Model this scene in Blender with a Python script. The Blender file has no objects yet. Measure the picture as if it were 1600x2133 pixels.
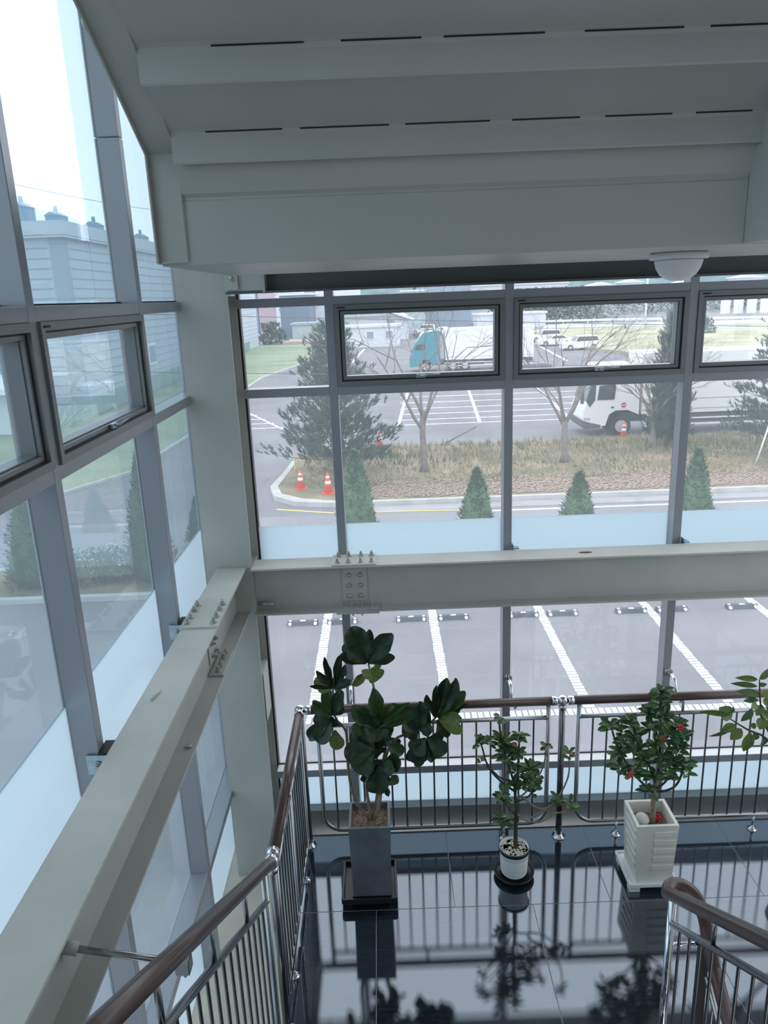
import bpy, bmesh, math, random
from mathutils import Vector, Matrix
V = Vector
random.seed(7)
S = bpy.context.scene
COL = S.collection

# ------------------------------------------------------------ camera, sky, exposure
EYE = V((0, 0, 3.80)); FPX = 1570.9
PITCH, ROLL, YAW = 0.278633, 0.038622, -0.0024325
_f = V((math.sin(YAW)*math.cos(PITCH), math.cos(YAW)*math.cos(PITCH), -math.sin(PITCH)))
_r = V((math.cos(YAW), -math.sin(YAW), 0)); _d = _f.cross(_r)
IX = _r*math.cos(ROLL) + _d*math.sin(ROLL); IY = -_r*math.sin(ROLL) + _d*math.cos(ROLL)
cam = bpy.data.cameras.new('camera'); camo = bpy.data.objects.new('camera', cam); COL.objects.link(camo)
cam.sensor_fit = 'VERTICAL'; cam.sensor_height = 36.0; cam.lens = FPX/2133*36.0
cam.clip_start = 0.05; cam.clip_end = 3000
M = Matrix((IX, -IY, -_f)).transposed().to_4x4(); M.translation = EYE; camo.matrix_world = M
S.camera = camo

def ray(px, py): return IX*((px-800)/FPX) + IY*((py-1066.5)/FPX) + _f
def at(px, py, Y):                       # photo direction met with the upright plane at distance Y
    d = ray(px, py); return EYE + d*(Y/d.y)
def ground(px, py, z):
    d = ray(px, py); return EYE + d*((z-EYE.z)/d.z)

W = bpy.data.worlds.new('overcast'); S.world = W; W.use_nodes = True
nt = W.node_tree; nt.nodes.clear()
tc = nt.nodes.new('ShaderNodeTexCoord'); sp = nt.nodes.new('ShaderNodeSeparateXYZ')
rp = nt.nodes.new('ShaderNodeValToRGB'); bg = nt.nodes.new('ShaderNodeBackground'); ow = nt.nodes.new('ShaderNodeOutputWorld')
nt.links.new(tc.outputs['Generated'], sp.inputs[0]); nt.links.new(sp.outputs['Z'], rp.inputs[0])
nt.links.new(rp.outputs[0], bg.inputs[0]); nt.links.new(bg.outputs[0], ow.inputs[0])
rp.color_ramp.elements[0].position = 0.0; rp.color_ramp.elements[0].color = (0.93, 0.965, 1.0, 1)
rp.color_ramp.elements[1].position = 0.7; rp.color_ramp.elements[1].color = (0.95, 0.975, 1.0, 1)
bg.inputs[1].default_value = 2.1
S.view_settings.view_transform = 'Standard'; S.view_settings.look = 'None'
S.view_settings.exposure = 0.25; S.view_settings.gamma = 1; S.view_settings.use_curve_mapping = False

# ------------------------------------------------------------ materials
def mat(name, col, rough=0.5, metal=0.0, spec=0.5, noise=0, nscale=8, ncol=None, bump=0, bscale=60, ior=None, coat=0, stretch=None):
    m = bpy.data.materials.new(name); m.use_nodes = True; n = m.node_tree; b = n.nodes['Principled BSDF']
    b.inputs['Base Color'].default_value = (*col, 1); b.inputs['Roughness'].default_value = rough
    b.inputs['Metallic'].default_value = metal; b.inputs['Specular IOR Level'].default_value = spec
    if ior: b.inputs['IOR'].default_value = ior
    if coat: b.inputs['Coat Weight'].default_value = coat; b.inputs['Coat Roughness'].default_value = 0.05
    if noise or bump:
        g = n.nodes.new('ShaderNodeTexCoord'); mp = n.nodes.new('ShaderNodeMapping'); n.links.new(g.outputs['Object'], mp.inputs[0])
        if stretch: mp.inputs['Scale'].default_value = stretch
    if noise:
        t = n.nodes.new('ShaderNodeTexNoise'); t.inputs['Scale'].default_value = nscale; t.inputs['Detail'].default_value = 6
        n.links.new(mp.outputs[0], t.inputs['Vector'])
        r = n.nodes.new('ShaderNodeValToRGB'); r.color_ramp.elements[0].position = 0.35; r.color_ramp.elements[1].position = 0.68
        c2 = ncol or tuple(min(1, c*(1+noise)) for c in col); c1 = tuple(c*(1-noise) for c in col) if not ncol else col
        r.color_ramp.elements[0].color = (*c1, 1); r.color_ramp.elements[1].color = (*c2, 1)
        n.links.new(t.outputs[0], r.inputs[0]); n.links.new(r.outputs[0], b.inputs['Base Color'])
    if bump:
        t = n.nodes.new('ShaderNodeTexNoise'); t.inputs['Scale'].default_value = bscale; t.inputs['Detail'].default_value = 4
        n.links.new(mp.outputs[0], t.inputs['Vector'])
        k = n.nodes.new('ShaderNodeBump'); k.inputs['Strength'].default_value = bump; k.inputs['Distance'].default_value = 0.01
        n.links.new(t.outputs[0], k.inputs['Height']); n.links.new(k.outputs[0], b.inputs['Normal'])
    return m
steel = mat('painted_steel', (0.49, 0.495, 0.465), 0.45, noise=0.05, nscale=3, bump=0.05, bscale=90)
steel_shade = mat('painted_steel_shaded', (0.13, 0.14, 0.14), 0.5)  # steel paint darkened to stand for the shade on the upper beam
steel_dusty = mat('painted_steel_dusty', (0.64, 0.62, 0.57), 0.6, noise=0.10, nscale=2.2, bump=0.1, bscale=40)
stairpaint = mat('stair_paint', (0.47, 0.475, 0.445), 0.4, noise=0.04, nscale=2)
stairdark = mat('stair_seam', (0.02, 0.02, 0.02), 0.8)
bolt_m = mat('galvanised_bolt', (0.50, 0.49, 0.46), 0.35, metal=0.6, noise=0.15, nscale=30)
alu = mat('aluminium_mullion', (0.32, 0.335, 0.37), 0.3, spec=0.8, metal=0.12)
alu_frame = mat('aluminium_sash', (0.22, 0.23, 0.24), 0.35, metal=0.3)
gasket = mat('black_gasket', (0.015, 0.015, 0.017), 0.6)
zinc = mat('zinc_plate', (0.42, 0.5, 0.55), 0.3, metal=0.8, noise=0.15, nscale=40)
chrome = mat('chrome', (0.75, 0.76, 0.78), 0.08, metal=1)
satin = mat('satin_stainless', (0.40, 0.41, 0.42), 0.25, metal=1)
bar_m = mat('baluster_stainless', (0.22, 0.22, 0.23), 0.25, metal=1)
brown = mat('brown_handrail', (0.085, 0.048, 0.042), 0.28, noise=0.15, nscale=6, stretch=(1, 12, 12))
tile_m = mat('black_slate_tile', (0.018, 0.023, 0.032), 0.04, spec=0.6, ior=2.3, noise=0.4, nscale=9, bump=0.008, bscale=120, stretch=(1, 7, 1))
tile_m.node_tree.nodes['Principled BSDF'].inputs['Specular Tint'].default_value = (0.80, 0.90, 1.0, 1)
grout = mat('grout', (0.30, 0.31, 0.33), 0.8)
beige = mat('beige_concrete', (0.82, 0.75, 0.62), 0.8, noise=0.08, nscale=6, bump=0.2, bscale=30)
wallp = mat('interior_wall', (0.66, 0.64, 0.60), 0.8)
black = mat('matte_black', (0.01, 0.01, 0.011), 0.5)
asphalt = mat('asphalt', (0.215, 0.213, 0.235), 0.95, noise=0.14, nscale=0.35, bump=0.15, bscale=4)
asphalt2 = mat('road_asphalt', (0.26, 0.26, 0.285), 0.95, noise=0.10, nscale=0.3)
concrete = mat('concrete_kerb', (0.50, 0.50, 0.50), 0.9, noise=0.1, nscale=2)
paintw = mat('white_road_paint', (0.85, 0.86, 0.88), 0.8, noise=0.05, nscale=5)
painty = mat('yellow_road_paint', (0.75, 0.58, 0.22), 0.8)
block_m = mat('white_paving_block', (0.66, 0.67, 0.69), 0.8, noise=0.06, nscale=12)
grassd = mat('dry_grass', (0.16, 0.15, 0.09), 0.95, ncol=(0.34, 0.26, 0.18), noise=1, nscale=0.8, bump=0.6, bscale=6)
grassg = mat('field_grass', (0.20, 0.27, 0.17), 0.95, ncol=(0.33, 0.37, 0.26), noise=1, nscale=0.25, stretch=(0.4, 1, 1))
soil = mat('brown_soil', (0.17, 0.12, 0.08), 0.95, ncol=(0.36, 0.27, 0.18), noise=1, nscale=45, bump=1, bscale=60)
leafy = mat('dark_leaf', (0.020, 0.050, 0.022), 0.42, noise=0.35, nscale=7)
leafy2 = mat('mid_leaf', (0.045, 0.095, 0.025), 0.42, noise=0.3, nscale=7)
leafy3 = mat('yellow_green_leaf', (0.13, 0.20, 0.045), 0.42, noise=0.25, nscale=7)
leafs = mat('small_leaf', (0.045, 0.115, 0.04), 0.45, noise=0.3, nscale=12)
leafs2 = mat('small_leaf_light', (0.10, 0.19, 0.06), 0.45, noise=0.3, nscale=12)
leafred = mat('red_leaf', (0.42, 0.09, 0.06), 0.5)
flowr = mat('red_flower', (0.65, 0.01, 0.03), 0.5)
bark = mat('pale_bark', (0.26, 0.20, 0.15), 0.8, noise=0.25, nscale=25, bump=0.3, bscale=60)
barkg = mat('grey_green_bark', (0.055, 0.065, 0.04), 0.8, noise=0.3, nscale=30, bump=0.3, bscale=60)
bark2 = mat('bare_bark', (0.22, 0.19, 0.18), 0.9, noise=0.2, nscale=5)
pine_m = mat('pine_needles', (0.055, 0.125, 0.095), 0.8, noise=0.3, nscale=2)
thuja = mat('thuja_green', (0.045, 0.11, 0.06), 0.85, ncol=(0.09, 0.18, 0.08), noise=1, nscale=3)
orange = mat('cone_orange', (0.85, 0.10, 0.03), 0.5)
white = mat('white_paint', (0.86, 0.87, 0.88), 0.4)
whitepl = mat('aged_white_plastic', (0.72, 0.71, 0.65), 0.4, noise=0.08, nscale=5)
whitepl2 = mat('white_plastic_tray', (0.78, 0.80, 0.80), 0.35)
greypot = mat('grey_cement_pot', (0.15, 0.17, 0.195), 0.45, noise=0.25, nscale=5, bump=0.05)
darktray = mat('black_plastic_tray', (0.015, 0.016, 0.018), 0.3)
pebble_m = mat('pebbles', (0.55, 0.52, 0.44), 0.6, ncol=(0.85, 0.82, 0.74), noise=1, nscale=60)
teal = mat('teal_truck_paint', (0.03, 0.27, 0.36), 0.3, coat=0.5)
darkwin = mat('dark_vehicle_glass', (0.05, 0.065, 0.08), 0.1)
tyre = mat('tyre_rubber', (0.03, 0.03, 0.032), 0.8)
chassis = mat('chassis_dark', (0.10, 0.11, 0.12), 0.7)
silver = mat('silver_panel', (0.55, 0.57, 0.60), 0.4, metal=0.2)
rubberstop = mat('rubber_wheel_stop', (0.05, 0.065, 0.09), 0.6)
bldw = mat('pale_wall', (0.70, 0.73, 0.78), 0.8)
bldb = mat('blue_grey_wall', (0.28, 0.36, 0.46), 0.8)
bldp = mat('pinkish_wall', (0.50, 0.40, 0.45), 0.8)
roofg = mat('grey_green_roof', (0.42, 0.52, 0.55), 0.7)
siding = mat('warehouse_siding', (0.50, 0.56, 0.64), 0.6)
sidingd = mat('warehouse_trim', (0.33, 0.40, 0.48), 0.6)
vent_m = mat('blue_roof_vent', (0.16, 0.30, 0.44), 0.5)
hillm = mat('wooded_hill', (0.12, 0.21, 0.235), 1.0, noise=0.3, nscale=0.06)
lampw = mat('lamp_dome_white', (0.75, 0.76, 0.76), 0.3)
greenf = mat('green_mesh_fence', (0.25, 0.46, 0.38), 0.7)

def schlick(n, f0, k=1.0):
    lw = n.nodes.new('ShaderNodeLayerWeight'); lw.inputs[0].default_value = 0.5
    pw_ = n.nodes.new('ShaderNodeMath'); pw_.operation = 'POWER'; pw_.inputs[1].default_value = 5
    ml = n.nodes.new('ShaderNodeMath'); ml.operation = 'MULTIPLY_ADD'; ml.inputs[1].default_value = (1-f0)*k; ml.inputs[2].default_value = f0*k
    n.links.new(lw.outputs['Facing'], pw_.inputs[0]); n.links.new(pw_.outputs[0], ml.inputs[0]); return ml
def glass_mat(name, tint, haze=0.04, refl=1.0):
    m = bpy.data.materials.new(name); m.use_nodes = True; n = m.node_tree; n.nodes.clear()
    o = n.nodes.new('ShaderNodeOutputMaterial'); tr = n.nodes.new('ShaderNodeBsdfTransparent'); gl = n.nodes.new('ShaderNodeBsdfGlossy')
    fr = schlick(n, .04); mx = n.nodes.new('ShaderNodeMixShader'); tl = n.nodes.new('ShaderNodeBsdfTranslucent'); m2 = n.nodes.new('ShaderNodeMixShader')
    tr.inputs[0].default_value = (*tint, 1); gl.inputs['Roughness'].default_value = 0.01; gl.inputs[0].default_value = (refl, refl, refl, 1)
    tl.inputs[0].default_value = (0.85, 0.93, 1.0, 1); m2.inputs[0].default_value = haze
    n.links.new(tr.outputs[0], m2.inputs[1]); n.links.new(tl.outputs[0], m2.inputs[2])
    n.links.new(fr.outputs[0], mx.inputs[0]); n.links.new(m2.outputs[0], mx.inputs[1]); n.links.new(gl.outputs[0], mx.inputs[2]); n.links.new(mx.outputs[0], o.inputs[0])
    return m
glass_f = glass_mat('clear_glass', (0.91, 0.93, 0.95), 0.06)
glass_l = glass_mat('tinted_dusty_glass', (0.66, 0.75, 0.795), 0.08)
def frost_mat():
    m = bpy.data.materials.new('frosted_blue_glass'); m.use_nodes = True; n = m.node_tree; n.nodes.clear()
    o = n.nodes.new('ShaderNodeOutputMaterial'); tl = n.nodes.new('ShaderNodeBsdfTranslucent'); df = n.nodes.new('ShaderNodeBsdfDiffuse')
    gl = n.nodes.new('ShaderNodeBsdfGlossy'); m1 = n.nodes.new('ShaderNodeMixShader'); m2 = n.nodes.new('ShaderNodeMixShader'); fr = schlick(n, .04)
    tl.inputs[0].default_value = (0.69, 0.79, 0.85, 1); df.inputs[0].default_value = (0.62, 0.74, 0.80, 1); m1.inputs[0].default_value = 0.12; gl.inputs['Roughness'].default_value = 0.15
    n.links.new(tl.outputs[0], m1.inputs[1]); n.links.new(df.outputs[0], m1.inputs[2])
    n.links.new(fr.outputs[0], m2.inputs[0]); n.links.new(m1.outputs[0], m2.inputs[1]); n.links.new(gl.outputs[0], m2.inputs[2]); n.links.new(m2.outputs[0], o.inputs[0])
    return m
frost = frost_mat()

# ------------------------------------------------------------ mesh helpers
ORG = {}
def org(o): return ORG.get(o.name, V((0, 0, 0))) if o else V((0, 0, 0))
def tag(o, label=None, cat=None, group=None, kind=None):
    if label: o['label'] = label
    if cat: o['category'] = cat
    if group: o['group'] = group
    if kind: o['kind'] = kind
    return o
def empty(name, loc, label=None, cat=None, group=None, kind=None):
    o = bpy.data.objects.new(name, None); COL.objects.link(o); o.location = loc; o.empty_display_size = 0.1
    ORG[o.name] = V(loc); return tag(o, label, cat, group, kind)

class MB:
    def __init__(s): s.v = []; s.f = []; s.sm = []
    def add(s, vs, fs, smooth=False):
        n = len(s.v); s.v += [V(p) for p in vs]; s.f += [tuple(i+n for i in f) for f in fs]; s.sm += [smooth]*len(fs); return s
    def box(s, a, b, bev=0.0):
        x0, y0, z0 = (min(a[i], b[i]) for i in range(3)); x1, y1, z1 = (max(a[i], b[i]) for i in range(3))
        if bev <= 0:
            vs = [(x0,y0,z0),(x1,y0,z0),(x1,y1,z0),(x0,y1,z0),(x0,y0,z1),(x1,y0,z1),(x1,y1,z1),(x0,y1,z1)]
            return s.add(vs, [(0,3,2,1),(4,5,6,7),(0,1,5,4),(1,2,6,5),(2,3,7,6),(3,0,4,7)])
        bm = bmesh.new(); bmesh.ops.create_cube(bm, size=1)
        for v in bm.verts: v.co = V(((x0+x1)/2+v.co.x*(x1-x0), (y0+y1)/2+v.co.y*(y1-y0), (z0+z1)/2+v.co.z*(z1-z0)))
        bmesh.ops.bevel(bm, geom=bm.edges[:], offset=bev, segments=2, affect='EDGES', profile=0.5)
        bm.verts.index_update(); s.add([v.co.copy() for v in bm.verts], [[v.index for v in f.verts] for f in bm.faces]); bm.free(); return s
    def cyl(s, a, b, r, r2=None, n=12, caps=True):
        a, b = V(a), V(b); r2 = r if r2 is None else r2; d = (b-a).normalized()
        u = d.cross(V((0, 0, 1)) if abs(d.z) < .9 else V((1, 0, 0))).normalized(); w = d.cross(u)
        vs = [a+(u*math.cos(t)+w*math.sin(t))*r for t in [2*math.pi*i/n for i in range(n)]] + [b+(u*math.cos(t)+w*math.sin(t))*r2 for t in [2*math.pi*i/n for i in range(n)]]
        k = len(s.v); s.v += vs
        for i in range(n): s.f.append((k+i, k+(i+1) % n, k+n+(i+1) % n, k+n+i)); s.sm.append(n > 6)
        if caps:
            s.f.append(tuple(k+i for i in reversed(range(n)))); s.sm.append(False); s.f.append(tuple(k+n+i for i in range(n))); s.sm.append(False)
        return s
    def tube(s, pts, r, n=10, caps=True):
        pts = [V(p) for p in pts]; rs = r if isinstance(r, (list, tuple)) else [r]*len(pts); k = len(s.v); u = None
        for i, p in enumerate(pts):
            d = ((pts[min(i+1, len(pts)-1)]-pts[i-1 if i else 0])).normalized()
            if u is None: u = d.cross(V((0.1, 0.2, 1)) if abs(d.z) < .9 else V((1, 0, 0.1))).normalized()
            else: u = (u-d*u.dot(d)).normalized()
            w = d.cross(u)
            s.v += [p+(u*math.cos(2*math.pi*j/n)+w*math.sin(2*math.pi*j/n))*rs[i] for j in range(n)]
        for i in range(len(pts)-1):
            for j in range(n):
                s.f.append((k+i*n+j, k+i*n+(j+1) % n, k+(i+1)*n+(j+1) % n, k+(i+1)*n+j)); s.sm.append(True)
        if caps:
            s.f.append(tuple(k+j for j in reversed(range(n)))); s.f.append(tuple(k+(len(pts)-1)*n+j for j in range(n))); s.sm += [False]*2
        return s
    def lathe(s, c, prof, n=24, axis=V((0, 0, 1))):
        c = V(c); q = V((0, 0, 1)).rotation_difference(axis); k = len(s.v)
        for r, z in prof: s.v += [c+q@V((r*math.cos(2*math.pi*j/n), r*math.sin(2*math.pi*j/n), z)) for j in range(n)]
        for i in range(len(prof)-1):
            for j in range(n): s.f.append((k+i*n+j, k+i*n+(j+1) % n, k+(i+1)*n+(j+1) % n, k+(i+1)*n+j)); s.sm.append(True)
        s.f.append(tuple(k+j for j in reversed(range(n)))); s.f.append(tuple(k+(len(prof)-1)*n+j for j in range(n))); s.sm += [False]*2
        return s
    def ball(s, c, r, n=14, sc=(1, 1, 1)):
        c = V(c); m = n//2; k = len(s.v)
        for i in range(1, m):
            t = math.pi*i/m
            s.v += [c+V((r*sc[0]*math.sin(t)*math.cos(2*math.pi*j/n), r*sc[1]*math.sin(t)*math.sin(2*math.pi*j/n), -r*sc[2]*math.cos(t))) for j in range(n)]
        s.v += [c-V((0, 0, r*sc[2])), c+V((0, 0, r*sc[2]))]; a = len(s.v)-2
        for i in range(m-2):
            for j in range(n): s.f.append((k+i*n+j, k+i*n+(j+1) % n, k+(i+1)*n+(j+1) % n, k+(i+1)*n+j)); s.sm.append(True)
        for j in range(n):
            s.f.append((a, k+(j+1) % n, k+j)); s.f.append((a+1, k+(m-2)*n+j, k+(m-2)*n+(j+1) % n)); s.sm += [True]*2
        return s
    def prism(s, poly, axis, a, b):                 # polygon in the two other axes, extruded along axis
        def mk(p, t):
            return (t, p[0], p[1]) if axis == 'x' else (p[0], t, p[1]) if axis == 'y' else (p[0], p[1], t)
        n = len(poly); k = len(s.v); s.v += [V(mk(p, a)) for p in poly]+[V(mk(p, b)) for p in poly]
        s.f += [tuple(k+i for i in range(n)), tuple(k+n+i for i in reversed(range(n)))]; s.sm += [False]*2
        for i in range(n): s.f.append((k+i, k+n+i, k+n+(i+1) % n, k+(i+1) % n)); s.sm.append(False)
        return s
    def ring(s, a0, a1, z0, z1, t, n0, n1, mp, tt=None, tb=None):     # rectangular frame in a wall
        tt = t if tt is None else tt; tb = t if tb is None else tb
        for (p, q, u, w) in ((a0, a1, z0, z0+tb), (a0, a1, z1-tt, z1), (a0, a0+t, z0+tb, z1-tt), (a1-t, a1, z0+tb, z1-tt)): s.box(mp(p, n0, u), mp(q, n1, w))
        return s
    def build(s, name, m, parent=None, **kw):
        L = org(parent); me = bpy.data.meshes.new(name); me.from_pydata([tuple(v-L) for v in s.v], [], s.f)
        me.polygons.foreach_set('use_smooth', s.sm)
        b = bmesh.new(); b.from_mesh(me); bmesh.ops.recalc_face_normals(b, faces=b.faces); b.to_mesh(me); b.free()
        me.materials.append(m); o = bpy.data.objects.new(name, me); COL.objects.link(o)
        if parent: o.parent = parent; ORG[o.name] = L
        return tag(o, **kw)

def inst(name, me, parent, mw):
    o = bpy.data.objects.new(name, me); COL.objects.link(o)
    if parent: o.parent = parent
    o.matrix_local = Matrix.Translation(-org(parent)) @ mw; ORG[o.name] = org(parent); return o

# ============================================================ STRUCTURE
XL, YF = -1.16, 4.80                              # inner planes of the left and front curtain walls
fm = lambda a, n, z: (a, YF+n, z)
lm = lambda a, n, z: (XL-n, a, z)
T1, T2, T3 = (3.758, 3.812), (3.207, 3.262), (0.42, 0.475)
MF = [-0.301, 0.808, 1.943, 3.07]
ML = [0.205-1.21, 0.205, 1.415, 2.622, 3.838]
XR = 3.30; YB = -2.2; ZT = 7.2

# floor with its tiles
floor = MB().box((-0.66, 2.90, -0.14), (XR, 4.69, -0.0015)).build('floor', grout, kind='structure')
def tile(x0, x1, y0, y1):
    MB().box((x0+.002, y0+.002, -.012), (x1-.002, y1-.002, 0), 0.0008).build('tile', tile_m, floor)
def row(y0, y1, joints):
    xs = [-0.66]+joints+[XR]
    for a, b in zip(xs, xs[1:]): tile(a, b, y0, y1)
row(3.968, 4.69, [0.349, 1.355, 2.34]); row(2.90, 3.968, [-0.157, 0.85, 1.85, 2.85])
MB().box((-0.66, 4.69, -0.14), (XR, 4.70, -0.002)).build('floor_edge_shade', black, kind='structure')  # black strip stands in for the shadow along the floor's front edge
MB().box((XL-.112, YB, -0.40), (-0.68, 4.98, -0.25)).box((-0.68, 4.71, -0.40), (XR, 4.98, -0.25)).build('floor_ledge', beige, kind='structure')
MB().box((-0.68, 2.90, -0.30), (-0.66, 4.70, -0.002)).build('trim_2', steel, kind='structure')

# front curtain wall
wf = empty('wall_front', (XL, YF, -0.4), kind='structure')
wl = empty('wall_left', (XL, YB, -0.4), kind='structure')
wr = empty('wall_right', (XR, YB, -0.4), kind='structure')
for x in MF: MB().box(fm(x-.028, 0, -.2), fm(x+.028, .11, ZT), .003).build('mullion', alu, wf)
MB().box(fm(-0.93, .09, -.2), fm(-0.868, .16, ZT)).build('mullion', gasket, wf)
def bays(cs, lo, hi): 
    e = [lo]+[q for c in cs for q in (c-.028, c+.028)]+[hi]; return [(e[i], e[i+1]) for i in range(0, len(e), 2)]
FB = bays(MF, -0.868, XR); LB = bays(ML, YB, 4.90)
HB = [(T1, .11), (T2, .11), (T3, .11)]
for (a, b) in FB:
    for (z, d) in HB: MB().box(fm(a, 0.001, z[0]), fm(b, d, z[1]), .003).build('transom', alu, wf)
    MB().box(fm(a, 0.001, 5.55), fm(b, .11, 5.60), .003).build('transom', alu, wf)
    MB().box(fm(a, .02, -.25), fm(b, .13, .115)).build('spandrel', alu_frame, wf)
for y in ML:
    MB().box(lm(y-.028, 0, -.25), lm(y+.028, .115, 4.545), .003).build('mullion', alu, wl)
    MB().box(lm(y-.028, 0, 4.55), lm(y+.028, .115, ZT), .003).build('mullion', alu, wl)
for (a, b) in LB:
    for (z, d) in HB: MB().box(lm(a, 0.001, z[0]), lm(b, .115, z[1]), .003).build('transom', alu, wl)
def pane(mp, a, b, z0, z1, n, m, par, name='pane'):
    MB().box(mp(a, n, z0), mp(b, n+.008, z1)).build(name, m, par)
def window(idx, mp, a, b, par):
    w = empty('window_%d' % idx, V(mp((a+b)/2, 0, T2[1])), kind='structure')
    MB().ring(a, b, T2[1], T1[0], .030, -.012, .10, mp).build('window_frame', alu_frame, w)
    s = MB().ring(a+.030, b-.030, T2[1]+.030, T1[0]-.030, .008, .004, .09, mp).build('gasket', gasket, w)
    s = MB().ring(a+.038, b-.038, T2[1]+.038, T1[0]-.038, .016, .006, .095, mp).ring(a+.054, b-.054, T2[1]+.054, T1[0]-.054, .006, .022, .09, mp).build('sash', alu_frame, w)
    pane(mp, a+.056, b-.056, T2[1]+.056, T1[0]-.056, .075, glass_w if mp is fm else glass_l, w)
    c = (a+b)/2
    h = MB().box(mp(c-.03, -.012, T2[1]+.036), mp(c+.03, .0, T2[1]+.058), .002).tube([mp(c+.0, -.014, T2[1]+.047), mp(c+.0, -.03, T2[1]+.05), mp(c+.05, -.034, T2[1]+.056), mp(c+.12, -.03, T2[1]+.058)], .005, 8)
    h.build('handle', zinc, w)
    MB().box(mp(a+.02, -.015, T1[0]-.020), mp(a+.07, -.010, T1[0]-.012)).build('latch', gasket, w)
glass_w = glass_f
for i, (a, b) in enumerate(FB):
    pane(fm, a, b, T1[1], ZT, .10, glass_f, wf)
    if i == 0 : pane(fm, a, b, T2[1], T1[0], .10, glass_f, wf)
    else: window(i, fm, a, b, wf)
    MB().box(fm(a, .09, T3[1]+.003), fm(b, .099, T3[1]+.010)).build('glazing_bead', gasket, wf)
    MB().box(fm(a, .002, T3[1]), fm(b, .099, T3[1]+.003)).build('lit_top_strip', white, wf)  # white strip paints in the daylight on the low transom's top
    pane(fm, a, b, 2.325, T2[0], .10, glass_f, wf)
    pane(fm, a, b, 2.03, 2.325, .10, frost, wf, 'frosted_pane')
    pane(fm, a, b, T3[1], 2.03, .10, glass_f, wf)
    pane(fm, a, b, .115, T3[0], .10, frost, wf, 'frosted_pane')
for i, (a, b) in enumerate(LB):
    pane(lm, a, b, T1[1], ZT, .10, glass_l, wl)
    if i in (0, len(LB)-1): pane(lm, a, b, T2[1], T1[0], .10, glass_l, wl)
    else: window(10+i, lm, a, b, wl)
    MB().box(lm(a, .088, T1[1]), lm(b, .098, T1[1]+.008)).build('glazing_bead', gasket, wl)
    pane(lm, a, b, 2.325, T2[0], .10, glass_l, wl)
    pane(lm, a, b, 1.75, 2.325, .10, frost, wl, 'frosted_pane')
    pane(lm, a, b, T3[1], 1.75, .10, glass_l, wl)
    pane(lm, a, b, -.25, T3[0], .10, frost, wl, 'frosted_pane')
MB().box((XL-.115, 4.90, -.25), (XL+.0, 5.0, ZT)).build('corner_post', alu, wf)
pane(fm, XL, -.93, -.25, ZT, .115, gasket, wf, 'closure_strip')
# right curtain wall (unseen; opaque panels added to cut the daylight from this side)
rm = lambda a, n, z: (XR+n, a, z)
for y in ML: MB().box(rm(y-.028, 0, -3.4), rm(y+.028, .115, ZT)).build('mullion', alu, wr)
for (a, b) in LB:
    for z in (T1, T2, T3): MB().box(rm(a, 0.001, z[0]), rm(b, .115, z[1])).build('transom', alu, wr)
    op = b < 2.7
    pane(rm, a, b, T1[1], ZT, .10, wallp if op else glass_f, wr, 'light_block_panel' if op else 'pane'); pane(rm, a, b, T2[1], T1[0], .10, glass_f, wr)
    pane(rm, a, b, T3[1], T2[0], .10, wallp if op else glass_f, wr, 'light_block_panel' if op else 'pane')
    pane(rm, a, b, -3.4, T3[0], .10, wallp if op else frost, wr, 'light_block_panel' if op else 'frosted_pane')
MB().box((XL-.12, YB-.2, -3.4), (XR+.12, YB, ZT)).build('wall_back', wallp, kind='structure')
MB().box((XL-.12, YB-.2, ZT), (XR+.12, 4.95, ZT+.2)).build('ceiling', wallp, kind='structure')
MB().box((XL-.12, YB, -3.38), (XL, 4.9, -0.41)).box((XL, 4.78, -3.38), (XR, 4.9, -0.41)).build('wall_base', beige, kind='structure')

# ============================================================ STEELWORK
def bolt(c, d, r=.013, h=.022, parent=None):
    c = V(c); d = V(d).normalized()
    MB().cyl(c, c+d*.004, r*1.5, n=14).cyl(c+d*.004, c+d*(.004+h*.7), r, n=6).cyl(c+d*h*.7, c+d*(h+.012), r*.55, n=8).build('bolt', bolt_m, parent)
def dome(c, d, r=.013, parent=None):
    c = V(c); d = V(d).normalized(); MB().cyl(c, c+d*.003, r*1.3, n=14).lathe(c+d*.003, [(r, 0), (r*.92, .005), (r*.6, .009), (r*.1, .011)], 14, d).build('bolt', bolt_m, parent)

c = empty('steel_column', (-1.03, 4.75, -.25), 'tall light grey steel H column standing in the glazed corner', 'column')
MB().box((-1.18, 4.60, -.25), (-.88, 4.615, ZT)).build('flange', steel, c)
MB().box((-1.18, 4.885, -.25), (-.88, 4.90, ZT)).build('flange', steel, c)
MB().box((-1.036, 4.615, -.25), (-1.024, 4.885, ZT)).build('web', steel, c)
for z in (2.13, 1.83, 1.35, 0.98, 3.84, 4.16):
    MB().box((-1.024, 4.615, z-.006), (-.884, 4.885, z+.006)).build('stiffener_plate', steel, c)
MB().box((-.885, 4.66, .98), (-.879, 4.86, 1.35)).build('stiffener_plate', steel, c)

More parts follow.
